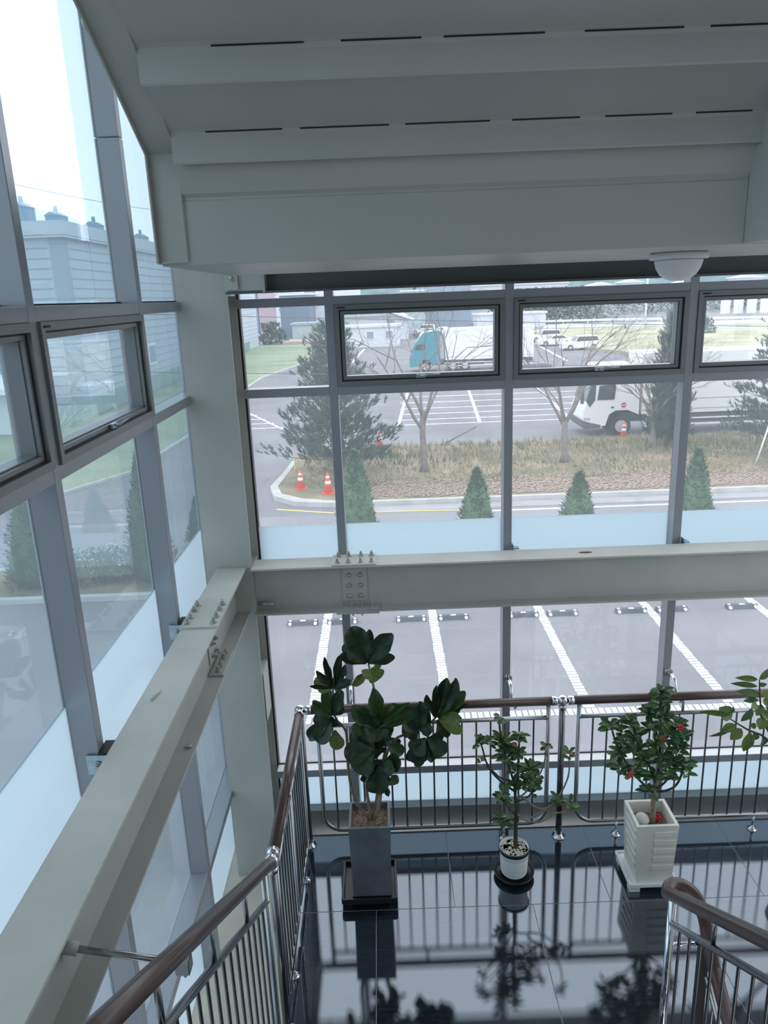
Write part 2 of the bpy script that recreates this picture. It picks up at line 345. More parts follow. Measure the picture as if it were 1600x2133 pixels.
ZB = 2.147
def front_beam(name, zt, h, label, x0=-.88, x1=XR, splice=True, steel_dusty=steel_dusty, steel=steel):
    b = empty(name, (x0, 4.645, zt-h), label, 'beam')
    MB().box((x0, 4.55, zt-.012), (x1, 4.742, zt)).build('flange', steel_dusty, b)
    MB().box((x0, 4.55, zt-h), (x1, 4.742, zt-h+.012)).build('flange', steel, b)
    MB().box((x0, 4.640, zt-h+.012), (x1, 4.650, zt-.012)).build('web', steel, b)
    if splice:
        p = MB().box((-.362, 4.545, zt+.0005), (-.075, 4.747, zt+.012), .002).build('splice_plate', steel_dusty, b)
        for i in range(4):
            for j in range(2): bolt((-.325+i*.07+(i > 1)*.01, 4.585+j*.12, zt+.012), (0, 0, 1), parent=p)
        p = MB().box((-.302, 4.630, zt-h+.05), (-.140, 4.640, zt-.04), .002).build('splice_plate', steel, b)
        for i in range(2):
            for j in range(3): dome((-.257+i*.072, 4.630, zt-h+.085+j*.073), (0, -1, 0), parent=p)
        p = MB().box((-.345, 4.548, zt-h-.012), (-.065, 4.744, zt-h-.0005), .002).build('splice_plate', steel, b)
        p2 = MB().box((-.345, 4.552, zt-h+.0125), (-.065, 4.628, zt-h+.022), .002).build('splice_plate', steel, b)
        for i in range(4): bolt((-.315+i*.068, 4.59, zt-h+.022), (0, 0, 1), r=.011, h=.014, parent=p2)
        for i in (1, 2): bolt((-.30+i*.06, 4.59, zt-h-.012), (0, 0, -1), r=.011, h=.014, parent=p)
    return b
fb = front_beam('steel_beam', ZB, .322, 'wide light grey steel beam crossing the front glazing behind the plants')
MB().lathe((1.29, 4.63, ZB+.0004), [(.045, 0), (.04, .002)], 14).build('rust_patch', mat('rusty_stain', (.10, .075, .06), .9), fb).scale = (1, .35, 1)
fb.children[-1].location = V((1.29, 4.63, ZB)) - ORG[fb.name] - V((1.29, 4.63*.35, ZB)) + V((0, 0, 0)) + V((ORG[fb.name].x*1, ORG[fb.name].y*.35, ORG[fb.name].z)) - V((0, 0, 0)) if False else fb.children[-1].location
MB().cyl((-.86, 4.62, 1.885), (-.78, 4.60, 1.885), .014, n=12).ball((-.775, 4.60, 1.885), .017).build('anchor_bolt', bolt_m, fb)
ub = front_beam('steel_beam', 4.165, .322, 'shade-darkened upper steel beam under the landing above the front windows', splice=False, steel_dusty=steel_shade, steel=steel_shade)
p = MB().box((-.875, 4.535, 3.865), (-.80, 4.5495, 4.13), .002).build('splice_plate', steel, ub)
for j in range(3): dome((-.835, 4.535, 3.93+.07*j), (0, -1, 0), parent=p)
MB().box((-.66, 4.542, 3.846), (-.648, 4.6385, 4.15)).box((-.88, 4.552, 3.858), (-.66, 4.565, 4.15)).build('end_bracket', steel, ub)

lb = empty('steel_beam', (-1.01, YB, ZB-.322), 'long pale steel beam with dusty top running along the left glazing', 'beam')
MB().box((-1.107, YB, ZB-.012), (-.917, 4.595, ZB)).build('flange', steel_dusty, lb)
MB().box((-1.107, YB, ZB-.322), (-.917, 4.595, ZB-.310)).build('flange', steel, lb)
MB().box((-1.017, YB, ZB-.310), (-1.007, 4.595, ZB-.012)).build('web', steel, lb)
p = MB().box((-1.112, 3.67, ZB+.0005), (-.912, 4.05, ZB+.012), .002).build('splice_plate', steel_dusty, lb)
for i in range(4):
    for j in range(2): bolt((-1.083+j*.14, 3.715+i*.075+(i > 1)*.02, ZB+.012), (0, 0, 1), parent=p)
p = MB().box((-1.0065, 3.78, ZB-.275), (-.998, 3.95, ZB-.05), .002).build('splice_plate', steel, lb)
for i in range(2):
    for j in range(3): bolt((-.998, 3.83+i*.07, ZB-.235+j*.072), (1, 0, 0), r=.013, h=.02, parent=p)
p = MB().box((-.995, 3.72, ZB-.3095), (-.920, 4.02, ZB-.298), .002).build('splice_plate', steel, lb)
for i in range(4): bolt((-.955, 3.76+i*.068+(i > 1)*.02, ZB-.298), (0, 0, 1), r=.014, parent=p)
MB().tube([(-1.05, 2.93, ZB+.004), (-1.045, 2.97, ZB+.008), (-1.035, 3.02, ZB+.004)], .006, 8).build('weld_bead', steel_dusty, lb)
MB().cyl((-.95, 3.05, ZB-.309), (-.95, 3.05, ZB-.295), .016, n=12).build('bolt', bolt_m, lb)

for y, lab in ((2.622, 'zinc angle bracket tying the left mullion to the near part of the long beam'), (3.838, 'zinc angle bracket tying the left mullion to the beam beside its bolted splice'), (1.415, 'zinc angle bracket under the left edge of the long beam, nearest the camera')):
    b = empty('angle_bracket', (-1.13, y-.04, 2.05), lab, 'bracket', 'zinc brackets between left beam and mullions')
    MB().box((-1.21, y-.040, 2.03), (-1.06, y-.031, 2.115), .002).build('plate', zinc, b)
    MB().box((-1.16, y-.040, 2.118), (-1.06, y+.05, 2.126)).build('shelf_plate', black, b)
    bolt((-1.165, y-.041, 2.075), (0, -1, 0), r=.010, h=.01, parent=b)
for x in MF[1:3]:
    t = MB().box((x+.028, 4.742, ZB-.06), (x+.034, 4.80, ZB+.03)).box((x+.028, 4.75, ZB+.0005), (x+.07, 4.80, ZB+.008)).build('angle_bracket', zinc)
    tag(t, 'small dark bracket at mullion foot on the front beam, %s one' % ('left' if x < 1 else 'right'), 'bracket', 'brackets on the front beam')

# horizontal brace rod from the left beam to the sloping railing
br = empty('brace_rod', (-1.0, 1.82, 1.95), 'thin grey brace rod from the left beam to the sloping railing', 'rod')
MB().cyl((-1.005, 1.80, 1.985), (-.675, 1.86, 1.845), .011, n=12).build('rod', satin, br)
MB().cyl((-1.005, 1.80, 1.985), (-.965, 1.807, 1.968), .02, n=14).build('socket', steel, br)
MB().box((-.70, 1.84, 1.815), (-.655, 1.885, 1.860), .003).build('end_plate', satin, br)
bolt((-.677, 1.862, 1.815), (0, 0, -1), r=.009, h=.012, parent=br)

# ============================================================ UPPER STAIR
st = empty('steel_staircase', (.3, 2.88, 3.93), 'grey painted steel stair flight overhead seen from beneath', 'staircase')
SX0, SX1 = -.678, 1.33
t_, r_ = .30, .168
def stair_profile(k):
    y, z = 2.80-t_*k, 4.28+r_*k
    return [(y, z-.004), (y+.008, z-.006), (y+.014, z), (y+.014, z+.10), (y, z+.112), (y, z-.004)]
MB().box((SX0, 2.88, 3.932), (SX1, 2.892, 4.150), .003).box((SX0, 2.885, 4.150), (SX1, 2.92, 4.165)).build('fascia_plate', stairpaint, st)
for k in range(-1, 12):
    y, z = 2.80-t_*k, 4.262+r_*k
    yn, zn = y-t_, z+r_
    b = MB()
    if k == -1: prof = [(2.885, 4.160), (2.872, 4.172), (2.862, 4.20), (2.835, 4.285), (2.814, 4.31), (2.814, 4.335), (2.86, 4.335), (2.90, 4.17)]
    else: prof = [(y, z), (y, z+.078), (y-.006, z+.092), (y-.02, z+.100), (yn+.07, zn+.012), (yn+.035, zn+.035), (yn+.013, zn+.045), (yn+.013, zn+.055), (y-.01, z+.118), (y+.012, z+.098), (y+.012, z), (y+.004, z-.006)]
    for i in range(len(prof)):
        p0, p1 = prof[i], prof[(i+1) % len(prof)]
        b.add([(SX0, *p0), (SX1, *p0), (SX1, *p1), (SX0, *p1)], [(0, 1, 2, 3)])
    b.add([(SX0, *p) for p in prof], [tuple(range(len(prof)))]).add([(SX1, *p) for p in prof], [tuple(range(len(prof)))])
    o = b.build('step_pan', stairpaint, st)
    if 0 <= k < 5:
        x = SX0+.12+.1*(k % 2)
        while x < SX1-.2:
            w = random.uniform(.22, .34); MB().box((x, y-.009, z+.0885), (min(x+w, SX1-.05), y+.002, z+.0925)).build('seam_gap', stairdark, st); x += w+random.uniform(.05, .12)
def stringer(x0, x1, poly, name='stringer'): return MB().prism(poly, 'x', x0, x1).build(name, stairpaint, st)
sl = r_/t_
yt = -.9; 
stringer(-.778, SX0, [(2.88, 3.945), (2.88, 4.62), (yt, 4.62+(2.88-yt)*sl), (yt, 4.30+(2.88-yt)*sl), (2.868, 4.302), (2.868, 3.945)])
stringer(-.784, -.7785, [(2.89, 3.94), (2.89, 4.63), (yt, 4.63+(2.88-yt)*sl), (yt, 4.295+(2.88-yt)*sl), (2.84, 4.297), (2.84, 3.94)], 'stringer_edge')
stringer(SX1, 1.43, [(2.88, 3.935), (2.88, 4.62), (yt, 4.62+(2.88-yt)*sl), (yt, 4.30+(2.0-yt)*sl), (2.3, 4.05), (2.3, 3.935)])
dome((-.786, 2.42, 4.57), (-1, 0, 0), .02, parent=st)
up = empty('upper_landing', (1.2, 3.8, 4.0), 'dark underside of the steel landing above the front windows', 'landing')
MB().box((-.778, 2.893, 3.934), (XR, 4.20, 3.944)).build('soffit_plate', stairpaint, up)
MB().box((-.778, 2.93, 4.18), (XR, 4.76, 4.30)).build('deck', stairpaint, up)
MB().box((1.44, 2.88, 3.945), (XR, 2.892, 4.18)).build('edge_plate', stairpaint, up)
for x in (.95, 1.05): MB().box((x, 4.21, 3.95), (x+.012, 4.54, 4.175)).build('rib', stairpaint, up)

# dome lamp under the landing
lp = empty('dome_lamp', (1.305, 3.42, 3.93), 'white dome lamp fixed under the stair landing', 'lamp')
MB().lathe((1.305, 3.42, 3.905), [(.118, 0), (.122, .004), (.122, .022), (.116, .028)], 32).build('base_ring', lampw, lp)
MB().lathe((1.305, 3.42, 3.904), [(.02, -.088), (.05, -.080), (.075, -.062), (.092, -.035), (.100, -.008), (.100, .0)], 32).build('diffuser', lampw, lp)

# ============================================================ LOWER FLIGHTS
fl = empty('lower_staircase', (.3, 3.05, 0), 'black tiled stair flight rising under the camera', 'staircase')
for k in range(13):
    MB().box((-.60, 2.90-.27*(k+1), .176*k), (1.22, 2.90-.27*k, .176*(k+1)-.004), .004).build('step', tile_m, fl)
fd = empty('descending_staircase', (2.3, 3.05, -.2), 'black tiled stair flight going down at the right', 'staircase')
for k in range(10):
    MB().box((1.46, 2.90-.27*(k+1), -.176*(k+2)), (XR-.05, 2.90-.27*k, -.176*(k+1)), .004).build('step', tile_m, fd)

# ============================================================ RAILINGS
HR = 1.10
def post(x, y, root, z1=HR, collar=True):
    MB().cyl((x, y, .0), (x, y, z1-.03), .022, n=16).build('post', bar_m, root)
    MB().lathe((x, y, 0), [(.048, 0), (.046, .008), (.030, .018), (.026, .035)], 20).build('base_collar', chrome, root)
    MB().ball((x, y, z1), .038, 18).cyl((x, y, z1-.06), (x, y, z1-.03), .028, n=18).build('ball_joint', chrome, root)
def foot(x, y, root, z1):
    MB().cyl((x, y, 0), (x, y, z1), .010, n=10).lathe((x, y, 0), [(.034, 0), (.033, .007), (.016, .014)], 18).build('foot', chrome, root)
rf = empty('railing', (1.2, 4.589, 0), 'front railing with brown handrail and steel bars before the glazing', 'railing')
RY = 4.589
def hr(a, b, root, r=.030): MB().cyl(a, b, r, n=18).build('handrail', brown, root)
def sleeve(c, d, root): c = V(c); d = V(d).normalized(); MB().cyl(c+d*.035, c+d*.075, .032, .033, n=18).build('sleeve', chrome, root)
XP = [-.638, 1.158, 2.954]
for x in XP[1:]: post(x, RY, rf)
for a, b in zip(XP, XP[1:]+[XR]):
    if b-a < .5: hr((a+.06, RY, HR), (b, RY, HR), rf); continue
    hr((a+.06, RY, HR), (b-.06, RY, HR), rf); sleeve((a, RY, HR), (1, 0, 0), rf); sleeve((b, RY, HR), (-1, 0, 0), rf)
    xa, xb = a+.115, b-.095; R = .13; zb = .125
    arc = lambda cx, s: [(cx+s*R*math.sin(t), RY, zb+R-R*math.cos(t)) for t in [math.pi/2*i/7 for i in range(8)]]
    pts = [(xa, RY, HR-.02)]+list(reversed(arc(xa+R, -1)))+arc(xb-R, 1)+[(xb, RY, HR-.02)]
    MB().tube(pts, .0155, 12).build('panel_frame', satin, rf)
    MB().cyl((xa, RY, .975), (xb, RY, .975), .0155, n=14).build('sub_rail', satin, rf)
    n = int(round((xb-xa)/.102)); st_ = (xb-xa)/n
    for i in range(1, n):
        x = xa+i*st_; zz = zb if (x-xa > R and xb-x > R) else zb+R-math.sqrt(max(0, R*R-(R-min(x-xa, xb-x))**2))
        MB().cyl((x, RY, zz), (x, RY, .965), .0068, n=8, caps=False).build('baluster', bar_m, rf)
    for x in (xa+.30, (xa+xb)/2+ (xb-xa)/2-.30): foot(x, RY, rf, zb)
    MB().cyl((xa+(xb-xa)*.45, RY, .975), (xa+(xb-xa)*.45, RY, HR), .010, n=10).build('stub', satin, rf)
for x in MF[:3]:
    MB().tube([(x+.01, 4.80, 1.175), (x+.01, 4.72, 1.185), (x+.012, 4.68, 1.17), (x+.012, 4.655, 1.12), (x+.02, 4.64, 1.06), (x+.028, 4.60, 1.05), (x+.03, 4.592, 1.07)], .012, 10).cyl((x+.01, 4.80, 1.175), (x+.01, 4.785, 1.177), .028, n=16).build('wall_bracket', chrome, rf)

rl = empty('railing', (-.638, 3.9, 0), 'left railing with brown handrail along the landing edge by the column', 'railing')
LX = -.638
post(LX, RY, rl); post(LX, 3.154, rl)
hr((LX, 3.21, HR), (LX, RY-.06, HR), rl); sleeve((LX, RY, HR), (0, -1, 0), rl); sleeve((LX, 3.154, HR), (0, 1, 0), rl)
for (ya, yb) in ((3.25, 3.84), (3.88, 4.50)):
    MB().tube([(LX, ya, HR-.02), (LX, ya, .15), (LX, ya+.03, .12), (LX, yb-.03, .12), (LX, yb, .15), (LX, yb, HR-.02)], .014, 10).build('panel_frame', satin, rl)
    MB().cyl((LX, ya, .975), (LX, yb, .975), .0155, n=14).build('sub_rail', satin, rl)
    n = 6; 
    for i in range(1, n+1): y = ya+(yb-ya)*i/(n+1); MB().cyl((LX, y, .12), (LX, y, .965), .0068, n=8, caps=False).build('baluster', bar_m, rl)
foot(LX, 3.50, rl, .12); foot(LX, 4.25, rl, .12)

def sloped(root, x, y0, z0, y1, sl, subd, botd, nb, first=.04, frame=True):
    z = lambda y: z0+(y0-y)*sl
    hr((x, y0, z0), (x, y1, z(y1)), root)
    ya = y0-first
    MB().tube([(x, ya, z(ya)-.02), (x, ya, z(ya)-botd+.06), (x, ya-.015, z(ya)-botd+.015), (x, ya-.06, z(ya-.06)-botd), (x, y1, z(y1)-botd)], .0155, 12).build('panel_frame', satin, root)
    MB().cyl((x, ya, z(ya)-subd), (x, y1, z(y1)-subd), .0155, n=14).build('sub_rail', satin, root)
    for i in range(1, nb):
        y = ya-.1*i
        if y < y1: break
        MB().cyl((x, y, z(y)-botd), (x, y, z(y)-subd), .0068, n=8, caps=False).build('baluster', bar_m, root)
        if i % 5 == 4: MB().cyl((x, y, z(y)-subd), (x, y, z(y)), .010, n=10).build('stub', satin, root)
rs = empty('railing', (LX, 3.1, 0), 'sloping left railing whose brown handrail climbs toward the lower left', 'railing')
sloped(rs, LX, 3.13, 1.115, .20, .651, .183, .98, 30, first=.19)
rr = empty('railing', (1.236, 2.86, 0), 'right stair railing with curled brown handrail end', 'railing')
RX = 1.236
sloped(rr, RX, 2.86, 1.10, .20, .68, .155, .98, 30, first=.06)
MB().cyl((RX, 2.80, 0.0), (RX, 2.80, 1.12), .018, n=14).build('post', chrome, rr)
# curled end turning over and down to the descending flight
DX = 1.43
curl = [(RX, 2.845, 1.11), (RX+.012, 2.885, 1.112), (RX+.05, 2.91, 1.105), (RX+.10, 2.915, 1.085), (RX+.15, 2.91, 1.04), (DX-.015, 2.895, .98), (DX, 2.87, .915), (DX, 2.83, .86), (DX, 2.74, .77)]
def smooth(p, it=2):
    p = [V(q) for q in p]
    for _ in range(it):
        o = [p[0]]
        for a, b in zip(p, p[1:]): o += [a*.75+b*.25, a*.25+b*.75]
        p = o+[p[-1]]
    return p
MB().tube(smooth(curl), .030, 16).build('handrail_curl', brown, rr)
rd = empty('railing', (DX, 2.8, 0), 'railing of the descending flight with brown handrail, behind the curled one', 'railing')
hr((DX, 2.745, .775), (DX, .6, .775-2.145*.68), rd)
MB().box((DX-.022, 2.84, -.02), (DX+.022, 2.88, .83), .003).build('post', black, rd)
MB().cyl((RX+.02, 2.86, .80), (DX, 2.86, .80), .009, n=10).build('link_rod', chrome, rd)
MB().cyl((DX, 2.80, .66), (DX, .6, .66-2.2*.68), .0155, n=12).build('sub_rail', satin, rd)
for i in range(1, 20):
    y = 2.82-.1*i; z = .66-(2.80-y)*.68; MB().cyl((DX, y, z-.72), (DX, y, z), .0068, n=8, caps=False).build('baluster', bar_m, rd)
MB().cyl((DX, 2.80, -.06), (DX, .6, -.06-2.2*.68), .0155, n=12).build('bottom_rail', satin, rd)

# ============================================================ PLANTS
def leaf_mesh(name, m, kind='fiddle', curve=.18, fold=.12, wav=.0):
    TS = [0, .1, .22, .35, .48, .6, .72, .82, .89, .94, .975, 1.0] if kind == 'fiddle' else [i/8 for i in range(9)]; N = len(TS)-1; rows = []
    for t in TS:
        if kind == 'fiddle': w = .5*math.sqrt(max(0, 1-((t-.68)/.325)**2))+.01 if t > .68 else .5*(.10+.90*math.sin(math.pi/2*t/.68)**1.5)+.01
        elif kind == 'lance': w = .5*math.sin(math.pi*min(1, t**.85))**.9+.01
        else: w = .5*math.sin(math.pi*t**1.3)**.75+.012
        z = -curve*t*t+ .03*math.sin(t*9)*wav
        rows.append([(-w, t, z+fold*w*2+wav*.05*math.sin(t*14)), (-w*.5, t, z+fold*w*.8), (0, t, z-.012), (w*.5, t, z+fold*w*.8), (w, t, z+fold*w*2-wav*.05*math.sin(t*13))])
    vs = [p for r in rows for p in r]; fs = []
    for i in range(N):
        for j in range(4): k = i*5+j; fs.append((k, k+1, k+6, k+5))
    me = bpy.data.meshes.new(name); me.from_pydata(vs, [], fs); me.polygons.foreach_set('use_smooth', [True]*len(fs)); me.materials.append(m)
    return me
def put_leaf(me, root, base, tip, width, nrm, name='leaf'):
    base, tip = V(base), V(tip); y = tip-base; x = y.cross(V(nrm)).normalized()
    z = x.cross(y).normalized(); L = y.length
    mw = Matrix((x*width, y, z*L)).transposed().to_4x4(); mw.translation = base
    return inst(name, me, root, mw)

# --- large-leaved fig in grey planter
def frustum(b, c, w0, w1, z0, z1, rot=0):
    q = Matrix.Rotation(rot, 3, 'Z'); vs = []
    for (w, z) in ((w0, z0), (w1, z1)):
        for sx, sy in ((-1, -1), (1, -1), (1, 1), (-1, 1)): p = q@V((sx*w/2, sy*w/2, 0)); vs.append((c[0]+p.x, c[1]+p.y, z))
    b.add(vs, [(0, 3, 2, 1), (4, 5, 6, 7), (0, 1, 5, 4), (1, 2, 6, 5), (2, 3, 7, 6), (3, 0, 4, 7)])
def open_pot(b, c, w0, w1, z0, z1, t, depth, rot=0):
    q = Matrix.Rotation(rot, 3, 'Z')
    def loop(w, z): return [(c[0]+(q@V((sx*w/2, sy*w/2, 0))).x, c[1]+(q@V((sx*w/2, sy*w/2, 0))).y, z) for sx, sy in ((-1, -1), (1, -1), (1, 1), (-1, 1))]
    vs = loop(w0, z0)+loop(w1, z1)+loop(w1-2*t, z1)+loop(w1-2*t-.01, z1-depth)
    fs = [(0, 3, 2, 1)]
    for l in range(3):
        for i in range(4): fs.append((l*4+i, l*4+(i+1) % 4, l*4+4+(i+1) % 4, l*4+4+i))
    fs.append((12, 13, 14, 15)); b.add(vs, fs)
def pebbles_on(c, w, z, n, r, m, name, parent, circ=False):
    b = MB()
    for i in range(n):
        a, d = random.uniform(0, 6.28), math.sqrt(random.random())
        x, y = (d*math.cos(a)*w/2, d*math.sin(a)*w/2) if circ else (random.uniform(-w/2, w/2), random.uniform(-w/2, w/2))
        b.ball((c[0]+x, c[1]+y, z+random.uniform(-.3, .3)*r), r*random.uniform(.6, 1.1), 6, (1, random.uniform(.6, 1), .5))
    return b.build(name, m, parent, kind='stuff')

PY = 4.13; PX = -.178
pt = empty('potted_fig', (PX, PY, 0), 'large-leaved fig plant in a tall grey square planter on black tray', 'plant')
b = MB(); open_pot(b, (PX, PY), .245, .265, .075, .60, .016, .05); b.build('planter', greypot, pt)
tr = MB()
tw = .345
for z0, z1, w in ((.045, .055, tw),): frustum(tr, (PX-.02, PY+.02), w-.02, w, z0, z1)
for sx, sy in ((-1, 0), (1, 0)): tr.box((PX-.02+sx*tw/2-.008, PY+.02-tw/2, .045), (PX-.02+sx*tw/2+.008, PY+.02+tw/2, .085), .003)
for sy in (-1, 1): tr.box((PX-.02-tw/2, PY+.02+sy*tw/2-.008, .045), (PX-.02+tw/2, PY+.02+sy*tw/2+.008, .085), .003)
tr.box((PX-.13, PY-.12, .055), (PX+.12, PY+.12, .076))
tray = tr.build('tray', darktray, pt)
for sx in (-1, 1):
    for sy in (-1, 1): MB().cyl((PX-.02+sx*.13-.008, PY+.02+sy*.13, .017), (PX-.02+sx*.13+.008, PY+.02+sy*.13, .017), .017, n=14).box((PX-.02+sx*.13-.012, PY+.02+sy*.13-.008, .02), (PX-.02+sx*.13+.012, PY+.02+sy*.13+.008, .046)).build('caster', darktray, pt)
MB().box((PX-.115, PY-.115, .54), (PX+.115, PY+.115, .562)).build('soil', soil, pt)
pebbles_on((PX, PY), .21, .563, 90, .008, soil, 'bark_chips', pt)
z3 = lambda X, Y: (560+X/3.636, 1280+Y/3.636)
def f3(X, Y, dy=0): return at(*z3(X, Y), PY+dy)
stems = [[(780, 1560, 0), (700, 1480, 0), (640, 1380, .02), (600, 1180, .05), (595, 950, .07), (580, 860, .06), (490, 780, .05), (485, 600, .03), (490, 480, .02)],
         [(775, 1555, 0), (760, 1440, -.01), (735, 1330, .01), (760, 1150, 0), (800, 900, .0), (820, 700, .02), (790, 520, .04), (765, 420, .04), (740, 300, .04)],
         [(790, 1560, 0), (840, 1440, -.02), (850, 1300, -.03), (870, 1120, -.03), (930, 950, .02), (1050, 900, .04), (1190, 850, .04), (1270, 780, .03), (1330, 640, .02)],
         [(785, 1560, .02), (820, 1400, .03), (830, 1250, .03), (880, 1050, .02), (900, 900, .05), (950, 780, .05)]]
for sg in stems:
    pts = smooth([f3(*q) for q in sg], 2); n = len(pts)
    pts[0].z = .55
    MB().tube(pts, [.013*(1-.62*i/(n-1)) for i in range(n)], 8).build('stem', bark, pt)
LM = [leaf_mesh('fig_leaf', m_, 'fiddle', c_, f_, 1) for m_, c_, f_ in ((leafy, .16, .10), (leafy2, .25, .14), (leafy3, .12, .08))]
def fan(cx, cy, dy, tips):
    for (tx, ty, w, mi) in tips:
        j = random.uniform(-.09, .05); bs = f3(cx, cy, dy); tp = f3(tx, ty, dy+j)
        d = (tp-bs); 
        n = V((random.uniform(-.35, .35), -1, random.uniform(.1, .8)))
        put_leaf(LM[mi], pt, bs+d*.04, tp, w/3.636/FPX*PY*1.3, n)
fan(745, 375, .04, [(628, 100, 150, 0), (700, 140, 130, 0), (765, 120, 60, 0), (912, 165, 125, 0), (945, 320, 70, 0), (552, 245, 80, 1), (550, 310, 75, 0), (600, 270, 90, 0)])
fan(770, 410, .04, [(838, 492, 120, 2), (643, 540, 60, 2), (730, 480, 90, 2), (850, 410, 100, 2)])
fan(492, 560, .03, [(422, 350, 45, 0), (540, 312, 55, 0), (575, 408, 60, 0), (608, 505, 60, 0), (345, 490, 90, 2), (365, 545, 85, 2), (322, 545, 30, 0), (372, 448, 50, 0), (545, 570, 70, 0)])
fan(485, 770, .04, [(350, 690, 100, 1), (430, 570, 95, 1), (540, 600, 95, 0), (555, 690, 85, 0), (288, 945, 95, 0), (365, 975, 125, 0), (350, 810, 110, 0), (525, 860, 80, 0)])
fan(500, 870, .04, [(525, 1022, 100, 2), (480, 980, 60, 1)])
fan(815, 860, 0, [(812, 605, 105, 1), (650, 720, 115, 1), (640, 860, 90, 1), (700, 800, 110, 1), (760, 770, 110, 0), (905, 760, 115, 0), (1100, 730, 100, 1), (985, 690, 110, 1), (935, 690, 70, 2), (940, 900, 120, 0), (870, 940, 120, 0), (740, 930, 120, 0), (1020, 690, 50, 1)])
fan(810, 1020, -.05, [(575, 1060, 150, 0), (620, 900, 150, 0), (640, 1170, 160, 0), (700, 1215, 110, 0), (720, 1240, 80, 0), (860, 1060, 110, 0), (700, 960, 140, 0)])
fan(880, 960, -.02, [(1018, 1060, 95, 1), (960, 950, 40, 0), (1000, 1000, 90, 1)])
fan(855, 1130, -.06, [(995, 1120, 120, 0), (805, 1368, 150, 0), (725, 1310, 120, 0), (880, 1340, 90, 1), (940, 1180, 110, 0)])
fan(800, 900, .03, [(700, 1010, 120, 0), (880, 1020, 120, 0), (770, 1060, 130, 0), (660, 950, 110, 0), (850, 820, 110, 1), (720, 860, 120, 1)])
fan(840, 1100, -.02, [(740, 1180, 120, 0), (900, 1230, 110, 0), (800, 1240, 130, 0)])
fan(880, 1290, -.04, [(985, 1235, 70, 1), (905, 1370, 40, 0)])
fan(1275, 790, .03, [(1260, 565, 50, 1), (1345, 500, 90, 0), (1425, 515, 90, 0), (1475, 600, 90, 1), (1440, 670, 110, 2), (1455, 790, 95, 2), (1462, 890, 80, 2), (1340, 960, 110, 1), (1190, 630, 60, 0), (1500, 680, 30, 1)])
fan(1140, 880, .0, [(1150, 690, 110, 0), (1200, 740, 90, 0), (1015, 850, 130, 0), (1030, 800, 110, 0), (1230, 860, 100, 0), (1040, 930, 110, 0)])
fan(1190, 930, -.03, [(1080, 1150, 130, 0), (1110, 1130, 150, 0), (1190, 1120, 130, 0), (1290, 1105, 130, 0), (1345, 1050, 110, 0), (1090, 1050, 130, 0), (1320, 960, 110, 0)])

# --- thorny euphorbias
def spiny(b, pts, r, dens=40):
    for i in range(len(pts)-1):
        a, c = pts[i], pts[i+1]; L = (c-a).length
        for k in range(max(1, int(L*dens))):
            p = a.lerp(c, random.random()); d = V((random.uniform(-1, 1), random.uniform(-1, 1), random.uniform(-.3, .6))).normalized()
            b.cyl(p, p+d*(r+.010), .0016, .0003, n=3, caps=False)
LS = [leaf_mesh('small_leaf', m_, 'obov', .2, .1) for m_ in (leafs, leafs2, leafred)]
def tuft(root, c, n, L=.055, up=.4, red=0.03, w=.024):
    c = V(c); a0 = random.uniform(0, 6.28)
    for i in range(n):
        a = a0+2.4*i; e = random.uniform(-.4, 1.0)*.8+up*.4
        d = V((math.cos(a)*math.cos(e), math.sin(a)*math.cos(e)*.8, math.sin(e))); l = L*random.uniform(.75, 1.25)
        bs = c+V((0, 0, random.uniform(-.03, .02)))
        me = LS[2] if random.random() < red else LS[0 if random.random() < .62 else 1]
        put_leaf(me, root, bs, bs+d*l, w*random.uniform(.8, 1.2), d.cross(V((0, 0, 1))).cross(d)+V((0, 0, .05))+V((0, -.3, 0)))
EY = 4.235; EX = .775
pe = empty('potted_euphorbia', (EX, EY, 0), 'sparse thorny plant with long bare branches in a small ribbed white pot', 'plant')
prof = [(.078, .022)]
for i in range(7): z = .035+i*.018; prof += [(.086+.001*i, z), (.088+.001*i, z+.007), (.085+.001*i, z+.011)]
prof += [(.093, .165), (.097, .178), (.099, .205), (.103, .222), (.102, .228), (.094, .229), (.092, .205), (.02, .200)]
MB().lathe((EX, EY, 0), prof, 36).build('pot', white, pe)
MB().lathe((EX, EY, 0), [(.1035, .205), (.1045, .214), (.1045, .224), (.1035, .2265), (.100, .2295), (.096, .2295), (.0945, .224), (.1035, .205)], 36).build('dark_rim', darktray, pe)
MB().lathe((EX, EY, 0), [(.10, .002), (.122, .008), (.134, .030), (.136, .040), (.130, .040), (.126, .030), (.11, .018), (.02, .016)], 36).build('saucer', darktray, pe)
pebbles_on((EX, EY), .175, .212, 170, .0095, pebble_m, 'pebbles', pe, True)
z4 = lambda X, Y: (960+X/4.846, 1440+Y/4.846)
def f4(X, Y, dy=0): return at(*z4(X, Y), EY+dy)
